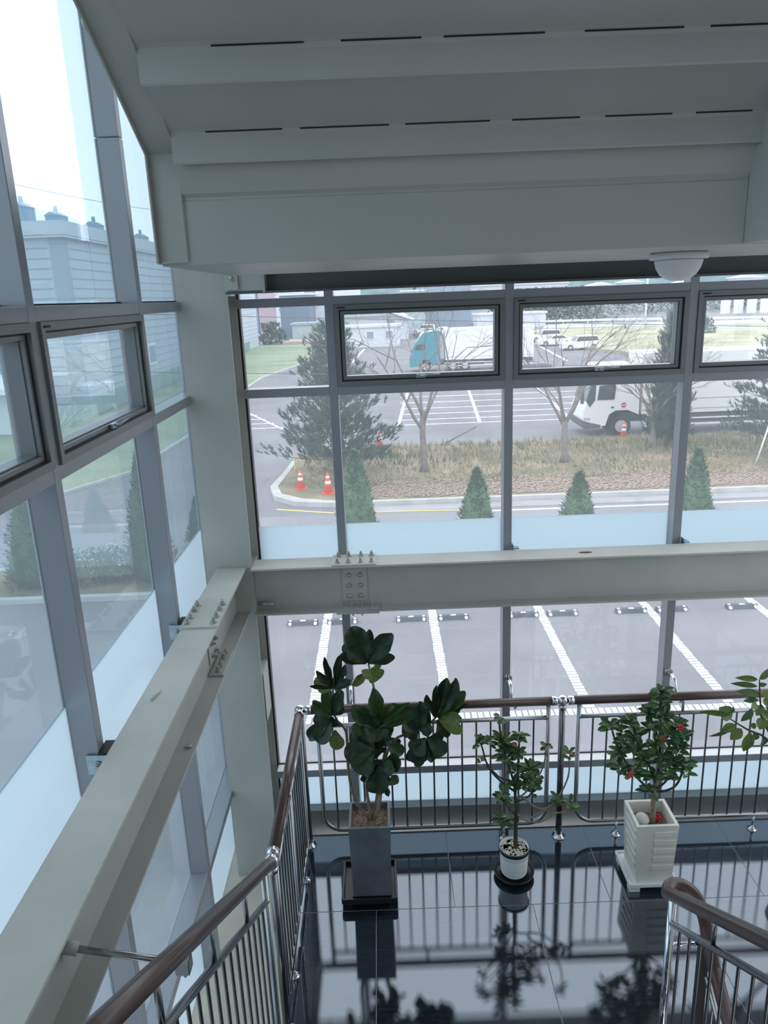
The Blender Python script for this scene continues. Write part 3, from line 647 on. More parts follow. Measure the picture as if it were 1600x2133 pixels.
brs = [([(552, 1600, 0), (552, 1420, 0), (556, 1290, 0), (560, 1180, 0)], .016, .011, barkg), ([(560, 1200, 0), (548, 1080, 0), (545, 950, .01), (500, 800, .02), (440, 640, .02), (400, 450, .02), (385, 290, .02)], .010, .006, barkg),
       ([(548, 1060, 0), (560, 950, -.01), (575, 800, -.02), (585, 600, -.02), (590, 500, -.02)], .009, .006, barkg),
       ([(545, 1010, 0), (430, 930, .02), (320, 830, .02), (255, 720, .03), (225, 600, .03), (200, 520, .03)], .008, .005, barkg),
       ([(500, 900, 0), (400, 880, -.02), (320, 800, -.03), (260, 760, -.03)], .006, .005, barkg),
       ([(555, 1120, 0), (640, 1085, -.02), (700, 1050, -.03), (725, 990, -.03)], .007, .005, barkg),
       ([(560, 1090, .0), (660, 1020, .03), (740, 920, .04), (810, 820, .04), (850, 700, .04), (855, 600, .04)], .006, .004, bark),
       ([(580, 1050, -.01), (640, 1080, -.05), (730, 1160, -.06), (830, 1195, -.06), (930, 1150, -.06), (1010, 1030, -.05), (1060, 930, -.05), (1095, 830, -.05), (1095, 660, -.05)], .007, .005, bark),
       ([(560, 1230, 0), (640, 1300, -.04), (760, 1330, -.05), (870, 1290, -.05), (950, 1220, -.05)], .007, .005, bark),
       ([(690, 1290, -.05), (780, 1240, -.06), (870, 1190, -.05), (980, 1110, -.05)], .006, .005, bark),
       ([(950, 1225, -.05), (1030, 1225, -.06), (1090, 1200, -.06), (1140, 1160, -.06)], .005, .004, bark),
       ([(552, 1250, 0), (500, 1200, -.02), (440, 1120, -.03), (400, 1040, -.03)], .006, .005, barkg),
       ([(552, 1300, 0), (520, 1290, -.02), (450, 1300, -.03), (400, 1290, -.03)], .005, .004, barkg)]
for pts, r0, r1, m_ in brs:
    q = smooth([f4(*p) for p in pts], 2); n = len(q)
    if pts[0][1] == 1600: q[0].z = .2
    b = MB().tube(q, [r0+(r1-r0)*i/(n-1) for i in range(n)], 7); spiny(b, q, (r0+r1)/2, 60); b.build('branch', m_, pe)
for (X, Y, dy, n, L) in [(385, 290, .02, 6, .04), (195, 510, .03, 9, .045), (280, 520, .0, 6, .05), (410, 500, .02, 10, .06), (440, 600, .0, 14, .065), (470, 680, -.02, 8, .065), (590, 460, -.02, 14, .05), (580, 640, -.02, 10, .045), (700, 790, -.03, 12, .07), (690, 900, -.03, 12, .06), (730, 1000, -.03, 9, .05), (860, 580, .04, 7, .035), (1095, 640, -.05, 8, .045), (980, 1120, -.05, 12, .05), (1100, 1140, -.06, 6, .045), (420, 1040, -.03, 9, .05), (410, 1100, -.03, 6, .05), (400, 1290, -.03, 8, .05), (460, 1310, -.02, 8, .05), (540, 940, 0, 8, .05), (780, 870, .03, 5, .035), (620, 960, 0, 5, .05), (200, 700, .03, 5, .035), (500, 540, 0, 8, .05), (560, 790, -.02, 7, .06)]:
    tuft(pe, f4(X, Y, dy), n+2, L*1.25, .4, .035, .032)

WX, WY = 1.655, 4.175
pw = empty('potted_euphorbia', (WX, WY, 0), 'bushy green thorny plant in a square white planter on white tray', 'plant')
b = MB(); open_pot(b, (WX, WY), .235, .268, .068, .50, .020, .10)
b.build('planter', whitepl, pw)
b = MB()
for i, z in enumerate((.16, .225, .29, .355, .42)):
    for (sx, sy) in ((0, -1), (1, 0), (-1, 0), (0, 1)):
        w = .235/2+(z-.068)/.432*.0165; off = .0 if sy else 0
        b = MB()
        if sy: b.box((WX-.02, WY+sy*(w-.004), z), (WX+w*.93, WY+sy*(w+.007), z+.036), .003)
        else: b.box((WX+sx*(w-.004), WY-w*.85, z), (WX+sx*(w+.007), WY+w*.55, z+.036), .003)
        b.build('raised_rib', whitepl, pw)
b = MB(); tc_ = (WX-.005, WY+.01); frustum(b, tc_, .30, .315, .045, .058)
for s in (-1, 1):
    b.box((tc_[0]+s*.155-.006, tc_[1]-.16, .045), (tc_[0]+s*.155+.006, tc_[1]+.16, .070), .002).box((tc_[0]-.16, tc_[1]+s*.155-.006, .045), (tc_[0]+.16, tc_[1]+s*.155+.006, .070), .002)
b.box((WX-.118, WY-.118, .058), (WX+.118, WY+.118, .069))
b.build('tray', whitepl2, pw)
for sx in (-1, 1):
    for sy in (-1, 1): MB().box((tc_[0]+sx*.12-.035, tc_[1]+sy*.12-.03, 0), (tc_[0]+sx*.12+.035, tc_[1]+sy*.12+.03, .045), .006).build('tray_foot', whitepl2, pw)
MB().box((WX-.112, WY-.112, .40), (WX+.112, WY+.112, .415)).build('soil', soil, pw)
tag(MB().ball((WX-.055, WY+.005, .448), .046, 18, (1, 1.05, .85)).build('round_stone', mat('pale_stone', (.62, .62, .60), .6, noise=.08, nscale=20)), 'smooth round white stone on the soil of the white planter', 'stone')
pebbles_on((WX, WY), .18, .417, 40, .010, soil, 'bark_chips', pw)
sf = MB()
for i in range(9): a = i*.7; sf.ball((WX+.05+.016*math.cos(a), WY+.01+.016*math.sin(a), .445+.006*(i % 3)), .011, 8, (1, .7, 1))
sf.cyl((WX+.05, WY+.01, .41), (WX+.05, WY+.01, .445), .003, n=6)
sf.build('flower', flowr, pw, label='red flower low by the stem')
z5 = lambda X, Y: (1220+X/4.211, 1380+Y/4.211)
def f5(X, Y, dy=0): return at(*z5(X, Y), WY+dy)
brs = [([(590, 1390, 0), (590, 1250, 0), (605, 1120, 0), (625, 1000, 0)], .019, .013), ([(625, 1020, 0), (650, 850, .0), (655, 600, .02), (655, 350, .02), (665, 250, .02)], .011, .006),
       ([(600, 1130, 0), (700, 1130, -.03), (790, 1090, -.04), (840, 1000, -.04), (855, 900, -.04)], .009, .006), ([(620, 1110, 0), (700, 1050, -.03), (760, 960, -.04), (800, 850, -.04)], .008, .006),
       ([(600, 1150, 0), (520, 1080, -.02), (440, 1000, -.03), (370, 900, -.03), (310, 800, -.03), (270, 720, -.02), (240, 620, -.02), (225, 560, -.02)], .009, .006),
       ([(610, 1060, 0), (560, 900, -.04), (480, 760, -.06), (430, 640, -.06), (420, 560, -.06)], .009, .006), ([(640, 900, 0), (720, 760, .02), (780, 620, .02), (800, 540, .02)], .008, .006), ([(650, 700, .02), (600, 560, .04), (560, 440, .04)], .007, .005), ([(640, 980, 0), (640, 800, -.06), (600, 700, -.08)], .008, .006)]
for pts, r0, r1 in brs:
    q = smooth([f5(*p) for p in pts], 2); n = len(q)
    if pts[0][1] == 1390: q[0].z = .41
    b = MB().tube(q, [r0+(r1-r0)*i/(n-1) for i in range(n)], 7); spiny(b, q, (r0+r1)/2, 60); b.build('branch', barkg if r0 < .015 else bark, pw)
for (X, Y, dy, n) in [(665, 260, .02, 11), (650, 360, .02, 9), (215, 560, -.02, 12), (390, 530, -.05, 12), (430, 640, -.06, 12), (340, 720, -.03, 9), (290, 800, -.03, 10), (300, 920, -.03, 8), (420, 960, -.03, 8), (450, 780, -.06, 13), (540, 860, -.05, 12), (560, 440, .04, 10), (580, 560, 0, 10), (690, 470, .0, 12), (780, 540, .02, 11), (730, 640, -.02, 13), (850, 640, 0, 10), (820, 760, -.04, 12), (860, 880, -.04, 12), (770, 900, -.05, 10), (620, 720, -.08, 13), (600, 1000, -.03, 9), (680, 860, -.06, 10), (560, 1130, -.02, 5), (880, 960, -.04, 6), (740, 1000, -.04, 7)]:
    tuft(pw, f5(X, Y, dy), int(n*1.25)+1, .078, .3, .006, .038)
b = MB()
for i in range(8): a = i*.8; b.ball(f5(830, 565, -.06)+V((.011*math.cos(a), -.004*(i % 2), .011*math.sin(a))), .009, 8)
b.build('flower', flowr, pw, label='bright red flower at the right of the crown')
for (X, Y, k) in ((385, 950, 2), (410, 930, 2)):
    p = f5(X, Y, -.08); put_leaf(LS[2], pw, p, p+V((-.02, -.02, -.055)), .034, (0, -1, .2))

RXp, RYp = 2.62, 4.10
pr = empty('potted_shrub', (RXp, RYp, 0), 'light green long-leaved plant reaching in from the right edge', 'plant')
prof = [(.10, .02), (.13, .06), (.15, .30), (.16, .33), (.155, .335), (.14, .31), (.02, .30)]
MB().lathe((RXp, RYp, 0), prof, 32).build('pot', greypot, pr)
LR = [leaf_mesh('long_leaf', m_, 'lance', .12, .1) for m_ in (leafs2, leafy3)]
z = lambda X, Y, dy=0: at(1220+X/4.211, 1380+Y/4.211, RYp+dy)
base = V((RXp, RYp, .30))
for pts in ([(1560, 560), (1530, 350), (1525, 150)], [(1600, 655), (1440, 600), (1340, 540), (1270, 495)], [(1590, 560), (1500, 400), (1440, 300)], [(1620, 640), (1600, 500), (1590, 350)]):
    q = smooth([base, base+V((-.02, 0, .4))]+[z(*p) for p in pts], 2); n = len(q)
    MB().tube(q, [.011*(1-.7*i/(n-1)) for i in range(n)], 7).build('branch', barkg, pr)
for (bx, by, tx, ty, w, k) in [(1520, 145, 1545, 120, 30, 1), (1530, 150, 1610, 60, 50, 1), (1510, 150, 1320, 132, 40, 1), (1510, 210, 1275, 180, 38, 0), (1520, 200, 1590, 190, 30, 0), (1530, 280, 1330, 248, 50, 0), (1540, 290, 1640, 270, 50, 1), (1520, 330, 1380, 335, 40, 0), (1560, 320, 1640, 370, 60, 1), (1500, 360, 1460, 400, 50, 1), (1550, 370, 1500, 470, 60, 1), (1560, 420, 1610, 500, 60, 1), (1460, 400, 1370, 530, 60, 0), (1560, 480, 1530, 590, 80, 1), (1280, 490, 1180, 395, 110, 0), (1270, 460, 1000, 430, 36, 1), (1310, 540, 1190, 610, 60, 1), (1300, 560, 1080, 665, 30, 0), (1370, 580, 1270, 680, 70, 1), (1445, 610, 1390, 795, 75, 1), (1470, 620, 1510, 690, 50, 1), (1570, 650, 1550, 745, 50, 0), (1500, 560, 1440, 550, 40, 1), (1600, 520, 1650, 620, 60, 1), (1250, 450, 1300, 400, 50, 0), (1590, 400, 1660, 420, 60, 1)]:
    put_leaf(LR[k], pr, z(bx, by), z(tx, ty, random.uniform(-.06, .06)), w/4.211/FPX*RYp*1.5, (random.uniform(-.3, .3), -1, random.uniform(.2, 1)))

# ============================================================ OUTSIDE
G = -3.4
MB().box((-400, 5.0, G-.5), (400, 900, G)).box((-400, -60, G-.5), (XL-.13, 5.0, G)).box((XR+.13, -60, G-.5), (400, 5.0, G)).build('ground', asphalt, kind='structure')
def slab(name, poly, z0, z1, m): return MB().prism(poly, 'z', z0, z1).build(name, m, kind='structure')
slab('planting_strip', [(-60, 18.1), (60, 18.1), (60, 20.2), (-60, 20.2)], G, G+.10, grassd)
MB().box((-60, 17.9, G), (60, 18.1, G+.13)).box((-60, 20.2, G), (60, 20.4, G+.12)).build('lot_kerb', concrete, kind='structure')
slab('road', [(-60, 20.4), (60, 20.4), (60, 25.0), (-60, 25.0)], G, G+.012, asphalt2)
slab('gutter', [(-.5, 25.2), (60, 25.2), (60, 25.9), (-.5, 25.9)], G, G+.02, mat('gutter_concrete', (.36, .36, .37), .9, noise=.1, nscale=1))
isl = [(60, 26.15), (60, 36.2), (-3.6, 36.4), (-3.95, 33.5), (-4.05, 31), (-4.2, 28.8), (-3.9, 27.6), (-3.0, 26.75), (-1.8, 26.3), (-.4, 26.15)]
slab('island', isl, G, G+.16, grassd)
kb = MB()
ring_o = [(60, 25.95), (-.4, 25.95), (-2.0, 26.02), (-3.3, 26.35), (-4.15, 27.3), (-4.5, 28.8), (-4.3, 31), (-4.15, 33.5)]
ring_i = [(60, 26.15), (-.4, 26.15), (-1.8, 26.3), (-3.0, 26.75), (-3.9, 27.6), (-4.2, 28.8), (-4.05, 31), (-3.95, 33.5)]
for i in range(len(ring_o)-1): kb.prism([ring_o[i], ring_o[i+1], ring_i[i+1], ring_i[i]], 'z', G, G+.18)
kb.build('island_kerb', concrete, kind='structure')
lt = MB()
for i in range(9000):
    x = random.uniform(-1.5, 30); y = random.triangular(26.3, 29.5, 26.6); lt.add([(x, y, G+.17), (x+.14, y+.02, G+.20), (x+.05, y+.14, G+.18)], [(0, 1, 2)])
tag(lt.build('fallen_leaves', mat('fallen_leaves', (.24, .17, .13), .9, ncol=(.50, .38, .32), noise=1, nscale=9)), 'band of brown fallen leaves along the island kerb', 'leaves', kind='stuff')
gr = MB()
for i in range(9000):
    x = random.uniform(-3.5, 34); y = random.uniform(28.2, 36.1); h = random.uniform(.10, .34)*(1.3 if y > 32 else .8); a = random.uniform(0, 6.28); l = random.uniform(-.15, .15)
    gr.add([(x-.03*math.cos(a), y-.03*math.sin(a), G+.16), (x+.03*math.cos(a), y+.03*math.sin(a), G+.16), (x+l, y+l*.5, G+.16+h)], [(0, 1, 2)])
tag(gr.build('dry_grass', mat('dry_grass_blades', (.15, .17, .09), .9, ncol=(.40, .33, .21), noise=1, nscale=.35)), 'tufts of dry yellowing grass on the kerbed island', 'grass', kind='stuff')
slab('grass_field', [(-11.3, 33), (-10.8, 45), (-11.6, 60), (-11.5, 74), (-5.5, 108), (-6, 128), (-80, 128), (-80, 29), (-13.5, 29)], G, G+.05, grassg)
fk = MB(); fp = [(-26, 25.8), (-18, 27.2), (-13.2, 29), (-11.3, 33), (-10.8, 45), (-11.6, 60), (-11.5, 74), (-5.5, 108), (-6, 128)]
for a, b_ in zip(fp, fp[1:]):
    d = (V((*b_, 0))-V((*a, 0))).normalized(); n = V((-d.y, d.x, 0))*.09
    fk.prism([(a[0]-n.x, a[1]-n.y), (b_[0]-n.x, b_[1]-n.y), (b_[0]+n.x, b_[1]+n.y), (a[0]+n.x, a[1]+n.y)], 'z', G, G+.12)
fk.build('field_kerb', concrete, kind='structure')
# painted road lines
def line(pts, w, m, label, cat='road marking', group=None, z=.016):
    b = MB()
    for a, c in zip(pts, pts[1:]):
        d = (V((*c, 0))-V((*a, 0))).normalized(); n = V((-d.y, d.x, 0))*w/2
        b.prism([(a[0]-n.x, a[1]-n.y), (c[0]-n.x, c[1]-n.y), (c[0]+n.x, c[1]+n.y), (a[0]+n.x, a[1]+n.y)], 'z', G+.001, G+z)
    return tag(b.build('road_line', m), label, cat, group)
line([(3.0, 24.78), (50, 24.6)], .14, paintw, 'long white line on the road below the island kerb')
line([(-3.9, 26.0), (-2.8, 25.6), (-1.8, 25.25), (2.8, 25.05)], .10, painty, 'yellow line curving round the island corner')
# parking bay lines of white paving blocks
b0 = MB().box((-.1, -.052, 0), (.1, .052, .012), .004); ob = b0.build('tmp', block_m); blk = ob.data; bpy.data.objects.remove(ob)
blk.name = 'paving_block'
names = ['white block parking line left of the fig plant', 'white block parking line directly above the fig plant top right', 'white block parking line ending above the middle railing post', 'white block parking line right of the rightmost visible mullion', 'white block parking line at the far right edge']
def block_line(p, q, label, w=.2):
    p, q = V((*p, G)), V((*q, G)); L = (q-p).length; n = int(L/.112); d = (q-p)/L
    t = empty('parking_line', p, label, 'road marking', 'white paving block parking lines')
    ang = math.atan2(-d.x, d.y)
    for i in range(n):
        c = p+d*(L*(i+.5)/n)+V((random.uniform(-.006, .006), 0, 0))
        inst('paving_block', blk, t, Matrix.Translation(c) @ Matrix.Rotation(ang+random.uniform(-.04, .04), 4, 'Z') @ Matrix.Diagonal((w/.2*random.uniform(.92, 1.05), L/n/.113*random.uniform(.82, .93), 1, 1)))
for i, x in enumerate((-1.45, 1.0, 3.5, 6.0, 8.5)): block_line((x, 11.95), (x+.0, 16.9), names[i])
block_line((-1.56, 11.85), (8.6, 11.82), 'long white block cross line seen just above the brown handrail')
# wheel stops
ws = [(-2.35, 'second wheel stop from the left, partly behind the column'), (-1.44, 'wheel stop just left of the first mullion under the beam'), (.14, 'wheel stop left of the parking line above the fig'), (1.11, 'wheel stop right of the parking line above the fig'), (2.72, 'wheel stop just right of the middle mullion'), (3.62, 'wheel stop right of the third parking line'), (5.2, 'wheel stop left of the right mullion'), (6.13, 'wheel stop partly hidden by the right mullion'), (7.74, 'wheel stop near the right edge of the picture')]
for x, lab in ws:
    t = empty('wheel_stop', (x+.34, 16.0, G), 'dark '+lab, 'wheel stop', 'rubber wheel stops')
    MB().prism([(15.93, G), (16.09, G), (16.06, G+.10), (15.96, G+.10)], 'x', x, x+.70).build('body', rubberstop, t)
    for k in (.06, .64): MB().cyl((x+k, 15.945, G+.055), (x+k, 15.90, G+.060), .038, n=12).cyl((x+k, 16.01, G+.098), (x+k, 16.01, G+.104), .034, n=12).build('reflector', white, t)
    MB().box((x+.29, 15.97, G+.099), (x+.41, 16.03, G+.105)).build('reflector', white, t)
# far striped lot
for i, (x0, x1, Y0) in enumerate([(.9, 36, 43.2), (1.0, 36, 45.0), (1.1, 36, 47.2), (1.2, 36, 49.6), (1.3, 36, 52.4), (1.4, 36, 55.5)]):
    line([(x0, Y0), (x1, Y0-.3)], .14, paintw, 'thin white cross line of the far striped lot, %s from the near side' % ['nearest', 'second', 'third', 'fourth', 'fifth', 'sixth'][i], group='far lot cross lines')
for i, (x, lab) in enumerate([(.9, 'left'), (5.6, 'middle'), (10.8, 'right')]):
    line([(x, 43), (x+1.1, 58)], .2, paintw, 'long white line of the far striped lot, %s of three' % lab, group='far lot long lines')
for i, Y0 in enumerate((44, 45.7, 47.5, 49.3, 51.2)):
    line([(-5.8-.8*i, Y0), (-11, Y0)], .13, paintw, 'white bay line left of the pine, %s from the near side' % ['nearest', 'second', 'third', 'fourth', 'fifth'][i], group='bay lines left of the pine')
line([(-5.8, 43.4), (-9.6, 52)], .14, paintw, 'slanted white line bounding the bays left of the pine')
line([(-2.2, 110), (-3.8, 76)], .3, paintw, 'white line before the small guard building')
line([(21.5, 104), (19.5, 80)], .3, paintw, 'white line running from the parked white cars')

# --- traffic cones
def cone(x, y, h, label):
    t = empty('traffic_cone', (x, y, G+.16), label, 'traffic cone', 'orange traffic cones outside'); z = G+.165; r = h*.23
    if y > 36.2: z = G; t.location.z = G; ORG[t.name] = V((x, y, G))
    MB().box((x-r*1.25, y-r*1.25, z), (x+r*1.25, y+r*1.25, z+.03), .01).build('base', orange, t)
    MB().lathe((x, y, z+.03), [(r, 0), (r*.22, h*.95), (r*.15, h*.97)], 18).build('body', orange, t)
    for k0, k1 in ((.42, .58), (.72, .82)):
        rr = lambda k: r-(r-r*.22)*k/.95+.004
        MB().lathe((x, y, z+.03), [(rr(k0), h*k0), (rr(k1), h*k1)], 18).build('white_band', white, t)
cone(-3.24, 28.3, .72, 'orange traffic cone nearest the curved kerb, left of the pair')
cone(-2.12, 27.45, .78, 'orange traffic cone just left of the mullion, right of the pair')
cone(-.18, 35.9, .8, 'small orange cone behind the pine at the far lot edge')
cone(11.9, 36.8, .8, 'small orange cone before the white truck wheel')

# --- conifers trimmed to cones
def thuja_tree(x, y, h, r, label, fr=1.0):
    t = empty('conical_conifer', (x, y, G+.1), label, 'shrub', 'clipped conical conifers by the lot edge'); z0 = G+.1
    MB().cyl((x, y, z0), (x, y, z0+h*.5), .05, n=8).build('trunk', bark2, t)
    b = MB().lathe((x, y, z0+.15), [(r*.75, 0), (r*.8, h*.12), (r*.45, h*.6), (.03, h*.93)], 12)
    n = int(2600*fr)
    for i in range(n):
        k = random.random()**1.3; a = random.uniform(0, 6.28); rad = r*(1-k)**.8*random.uniform(.78, 1.07)*(1+.12*math.sin(a*3+k*9))
        p = V((x+rad*math.cos(a), y+rad*math.sin(a), z0+.1+k*(h-.15))); o = V((math.cos(a), math.sin(a), random.uniform(.3, 1.5))).normalized()*random.uniform(.07, .15)
        s_ = V((-math.sin(a), math.cos(a), random.uniform(-.5, .5)))*random.uniform(.02, .045)
        b.add([p-s_, p+s_, p+o], [(0, 1, 2)])
    b.build('foliage', thuja, t, kind='stuff')
thuja_tree(-.75, 19.1, 3.35, .80, 'tall clipped conifer standing right of the first mullion')
thuja_tree(2.40, 19.1, 2.75, .74, 'clipped conifer between the first and second mullions, before the bare tree')
thuja_tree(5.08, 19.1, 2.55, .76, 'clipped conifer in front of the second bare tree')
thuja_tree(8.15, 19.1, 3.05, .74, 'clipped conifer at the far right pane, partly before the pine')
thuja_tree(-6.35, 19.2, 3.6, .72, 'tall columnar conifer seen through the left glazing beside the second mullion')
thuja_tree(-9.35, 19.2, 3.2, .95, 'broad dark conifer at the left edge behind the lower left glass')
thuja_tree(-5.0, 19.3, 2.2, .5, 'small conifer seen through the narrow glass beside the column')

# --- low shrubs behind the left glazing
for (x, y, w, lab) in ((-8.1, 18.9, 1.0, 'low loose hedge between the two left conifers'), (-7.2, 19.2, .8, 'low loose hedge right against the columnar left conifer')):
    b = MB()
    for i in range(1500):
        a = random.uniform(0, 6.28); k = random.random(); p = V((x+w*math.cos(a)*math.sqrt(random.random()), y+.5*math.sin(a)*random.random(), G+.1+k*1.0*(1-.3*random.random())))
        o = V((random.uniform(-1, 1), random.uniform(-1, 1), random.uniform(0, 1)))*.07; s_ = V((random.uniform(-1, 1), random.uniform(-1, 1), random.uniform(-1, 1)))*.04
        b.add([p-s_, p+s_, p+o], [(0, 1, 2)])
    tag(b.build('hedge', thuja, kind='stuff'), lab, 'hedge')

# --- pines
def pine(x, y, h, r, seed, label):
    random.seed(seed); t = empty('pine_tree', (x, y, G+.16), label, 'tree', 'pines on the island'); z0 = G+.16
    MB().tube([(x, y, z0), (x+.08, y, z0+h*.4), (x, y+.05, z0+h*.75), (x, y, z0+h*.97)], [.13, .10, .06, .02], 8).build('trunk', bark2, t)
    br = MB(); nd = MB()
    for i in range(84):
        k = (i+.5)/84; zz = z0+h*(.05+.90*k); L = r*(1.08-k)**.75*random.uniform(.65, 1.1); a = i*2.399+random.uniform(-.3, .3)
        p0 = V((x, y, zz)); pts = [p0]
        for s_ in range(1, 5): pts.append(p0+V((math.cos(a)*L*s_/4, math.sin(a)*L*s_/4, L*.20*(s_/4)**1.6+random.uniform(-.05, .05))))
        br.tube(pts, [.030, .024, .018, .012, .006], 4, False)
        for s_ in range(int(14+34*(1-k))):
            f = random.uniform(.25, 1.0); q = p0.lerp(pts[-1], f)+V((random.uniform(-.25, .25), random.uniform(-.25, .25), random.uniform(-.12, .22)))
            dirn = V((math.cos(a)*.6+random.uniform(-.5, .5), math.sin(a)*.6+random.uniform(-.5, .5), random.uniform(.3, 1.1))).normalized()
            for m_ in range(17):
                d = (dirn+V((random.uniform(-1, 1), random.uniform(-1, 1), random.uniform(-1, 1)))*.62).normalized(); s2 = d.cross(V((random.uniform(-1, 1), random.uniform(-1, 1), 1))).normalized()*.017
                o = q+dirn*random.uniform(-.12, .12); nd.add([o-s2, o+s2, o+d*random.uniform(.14, .24)], [(0, 1, 2)])
    br.build('branches', bark2, t); nd.build('needles', pine_m, t, kind='stuff')
pine(-1.95, 30.8, 6.3, 2.7, 3, 'blue-green pine behind the orange cones at the island tip')
pine(17.2, 31.2, 7.4, 3.2, 5, 'large pine at the right edge of the picture behind the glazing')
pine(12.9, 33.8, 6.0, 1.1, 9, 'thin pine left of the large right pine')

# --- bare trees
def bare(x, y, h, seed, label, spread=1.0, fork=.42):
    random.seed(seed); t = empty('bare_tree', (x, y, G+.16), label, 'tree', 'leafless trees on the island'); z0 = G+.16
    MB().tube([(x, y, z0-.02), (x+.02, y, z0+.3), (x-.03, y, z0+h*fork*.6), (x, y, z0+h*fork)], [.22, .15, .125, .12], 10).build('trunk', bark2, t)
    b = MB()
    def grow(p, d, L, r, lv):
        pts = [p]; q = p
        for i in range(4):
            d = (d+V((random.uniform(-1, 1), random.uniform(-1, 1), random.uniform(-.2, .5)))*.13).normalized(); q = q+d*L/4; pts.append(q)
        b.tube(pts, [r*(1-.14*i) for i in range(5)], 5 if lv < 3 else 3, False)
        if lv >= 5: return
        for i in range(3 if lv < 2 else random.choice((2, 3))):
            s_ = random.choice((2, 3, 4)); ang = random.uniform(.35, .85)*spread; ax_ = V((random.uniform(-1, 1), random.uniform(-1, 1), random.uniform(-.3, .3))).normalized()
            nd = Matrix.Rotation(ang, 3, ax_)@d
            if nd.z < -.05: nd.z = abs(nd.z)*.5
            grow(pts[s_], nd.normalized(), L*random.uniform(.6, .8), r*.55*(1.1-.08*s_), lv+1)
    for i in range(5):
        a = i*1.26+.4; grow(V((x, y, z0+h*(fork-.12*random.random()))), V((math.cos(a)*.55, math.sin(a)*.55, 1)).normalized(), h*.36, .075, 0)
    b.build('branches', bark2, t)
bare(1.66, 30.5, 7.6, 11, 'bare leafless tree between the first and second mullions', 1.2, .33)
bare(7.65, 31.3, 7.4, 21, 'bare leafless tree right of the middle mullion before the truck', 1.0, .25)
bare(12.2, 33.6, 5.2, 31, 'thin bare tree beside the right pine', .8, .3)
random.seed(99)

# --- slender posts on the island
tag(MB().cyl((-3.75, 31.1, G), (-3.75, 31.1, G+1.0), .03, n=8).build('marker_post', painty), 'short pale marker post by the curved kerb left of the pine', 'post')
tag(MB().cyl((12.9, 37.0, G), (13.3, 37.0, G+2.2), .05, n=8).build('marker_post', paintw), 'slim pale post standing before the white truck wheel', 'post')
tag(MB().cyl((14.9, 29.5, G+.16), (15.35, 29.5, G+2.0), .035, n=8).build('marker_post', paintw), 'leaning pale stake before the large right pine', 'post')
tag(MB().tube([(3.0, 36.6, G+.1), (4.6, 36.6, G+.9)], .04, 6).build('fallen_branch', bark2), 'pale fallen branch at the far edge of the island', 'branch')

# --- vehicles
def wheel(b, x, y, z, r, w, ax='y'):
    d = V((0, 1, 0)) if ax == 'y' else V((1, 0, 0)); c = V((x, y, z)); b.cyl(c-d*w/2, c+d*w/2, r, n=20)
def car(x, y, label, ang=0, suv=True, body=white, L=4.6):
    t = empty('parked_car', (x, y, G), label, 'car', 'cars parked outside'); h = 1.72 if suv else 1.45
    prof = [(-.5, .25), (-.5, .55), (-.495, .75), (-.46, .92), (-.30, 1.0), (-.20, 1.05), (-.10, h-.12), (-.04, h-.02), (.2, h), (.42, h-.05), (.47, 1.1), (.5, .95), (.5, .3), (.40, .25)]
    if not suv: prof = [(-.5, .25), (-.5, .6), (-.46, .82), (-.28, .92), (-.20, .96), (-.07, h-.06), (.02, h), (.18, h-.02), (.34, 1.02), (.47, .98), (.5, .85), (.5, .3), (.42, .25)]
    R_ = lambda p: V((x, y, G))+Matrix.Rotation(ang, 3, 'Z')@V(p)
    n = len(prof); b = MB(); vs = []
    for s_, tap in ((-1, 1), (1, 1)):
        for (u, z_) in prof: vs.append(R_((u*L, s_*(.92 if z_ < 1.05 else .92-.22*(z_-1.05)/.6), z_)))
    b.add(vs, [tuple(range(n)), tuple(reversed(range(n, 2*n)))]+[(i, (i+1) % n, n+(i+1) % n, n+i) for i in range(n)]); b.build('body', body, t)
    hh = h-.13
    wp = [(-.17, 1.04), (-.085, hh), (.41, hh-.03), (.45, 1.08)] if suv else [(-.17, .98), (-.06, hh), (.18, hh-.02), (.31, 1.0)]
    for s_ in (-1, 1):
        b = MB(); b.add([R_((u*L, s_*(.935-.22*max(0, z_-1.05)/.6), z_)) for u, z_ in wp]+[R_((u*L, s_*(.90-.22*max(0, z_-1.05)/.6), z_)) for u, z_ in wp], [(0, 1, 2, 3), (7, 6, 5, 4), (0, 1, 5, 4), (1, 2, 6, 5), (2, 3, 7, 6), (3, 0, 4, 7)]); b.build('side_window', darkwin, t)
    b = MB(); b.add([R_((u, v_, z_)) for u, v_, z_ in ((-.205*L, -.8, 1.06), (-.205*L, .8, 1.06), (-.10*L, .72, hh+.01), (-.10*L, -.72, hh+.01), (-.19*L, -.8, 1.04), (-.19*L, .8, 1.04), (-.09*L, .72, hh), (-.09*L, -.72, hh))], [(0, 1, 2, 3), (7, 6, 5, 4), (0, 1, 5, 4), (1, 2, 6, 5), (2, 3, 7, 6), (3, 0, 4, 7)]); b.build('windscreen', darkwin, t)
    for u in (-.32, .31):
        for s_ in (-1, 1):
            c0, c1 = R_((u*L, s_*.78, .33)), R_((u*L, s_*.95, .33)); w = MB().cyl(c0, c1, .34, n=18).build('wheel', tyre, t); c2 = R_((u*L, s_*.965, .33)); MB().cyl(c1, c2, .2, n=14).build('hub_cap', silver, w)
    for s_ in (-1, 1): c0 = R_((-.5*L-.01, s_*.65, .72)); MB().ball(c0, .1, 8, (.5, 1.6, .8)).build('headlamp', silver, t)
car(24.6, 94.5, 'large white car parked nearest beside the grass bank', math.radians(4))
car(23.4, 103, 'white car parked behind the nearest large white car', math.radians(6), False)
car(24.0, 112, 'white car parked third in the row by the grass bank', math.radians(4))
car(24.6, 137, 'white car at the back of the row near the hill', math.radians(6), False)
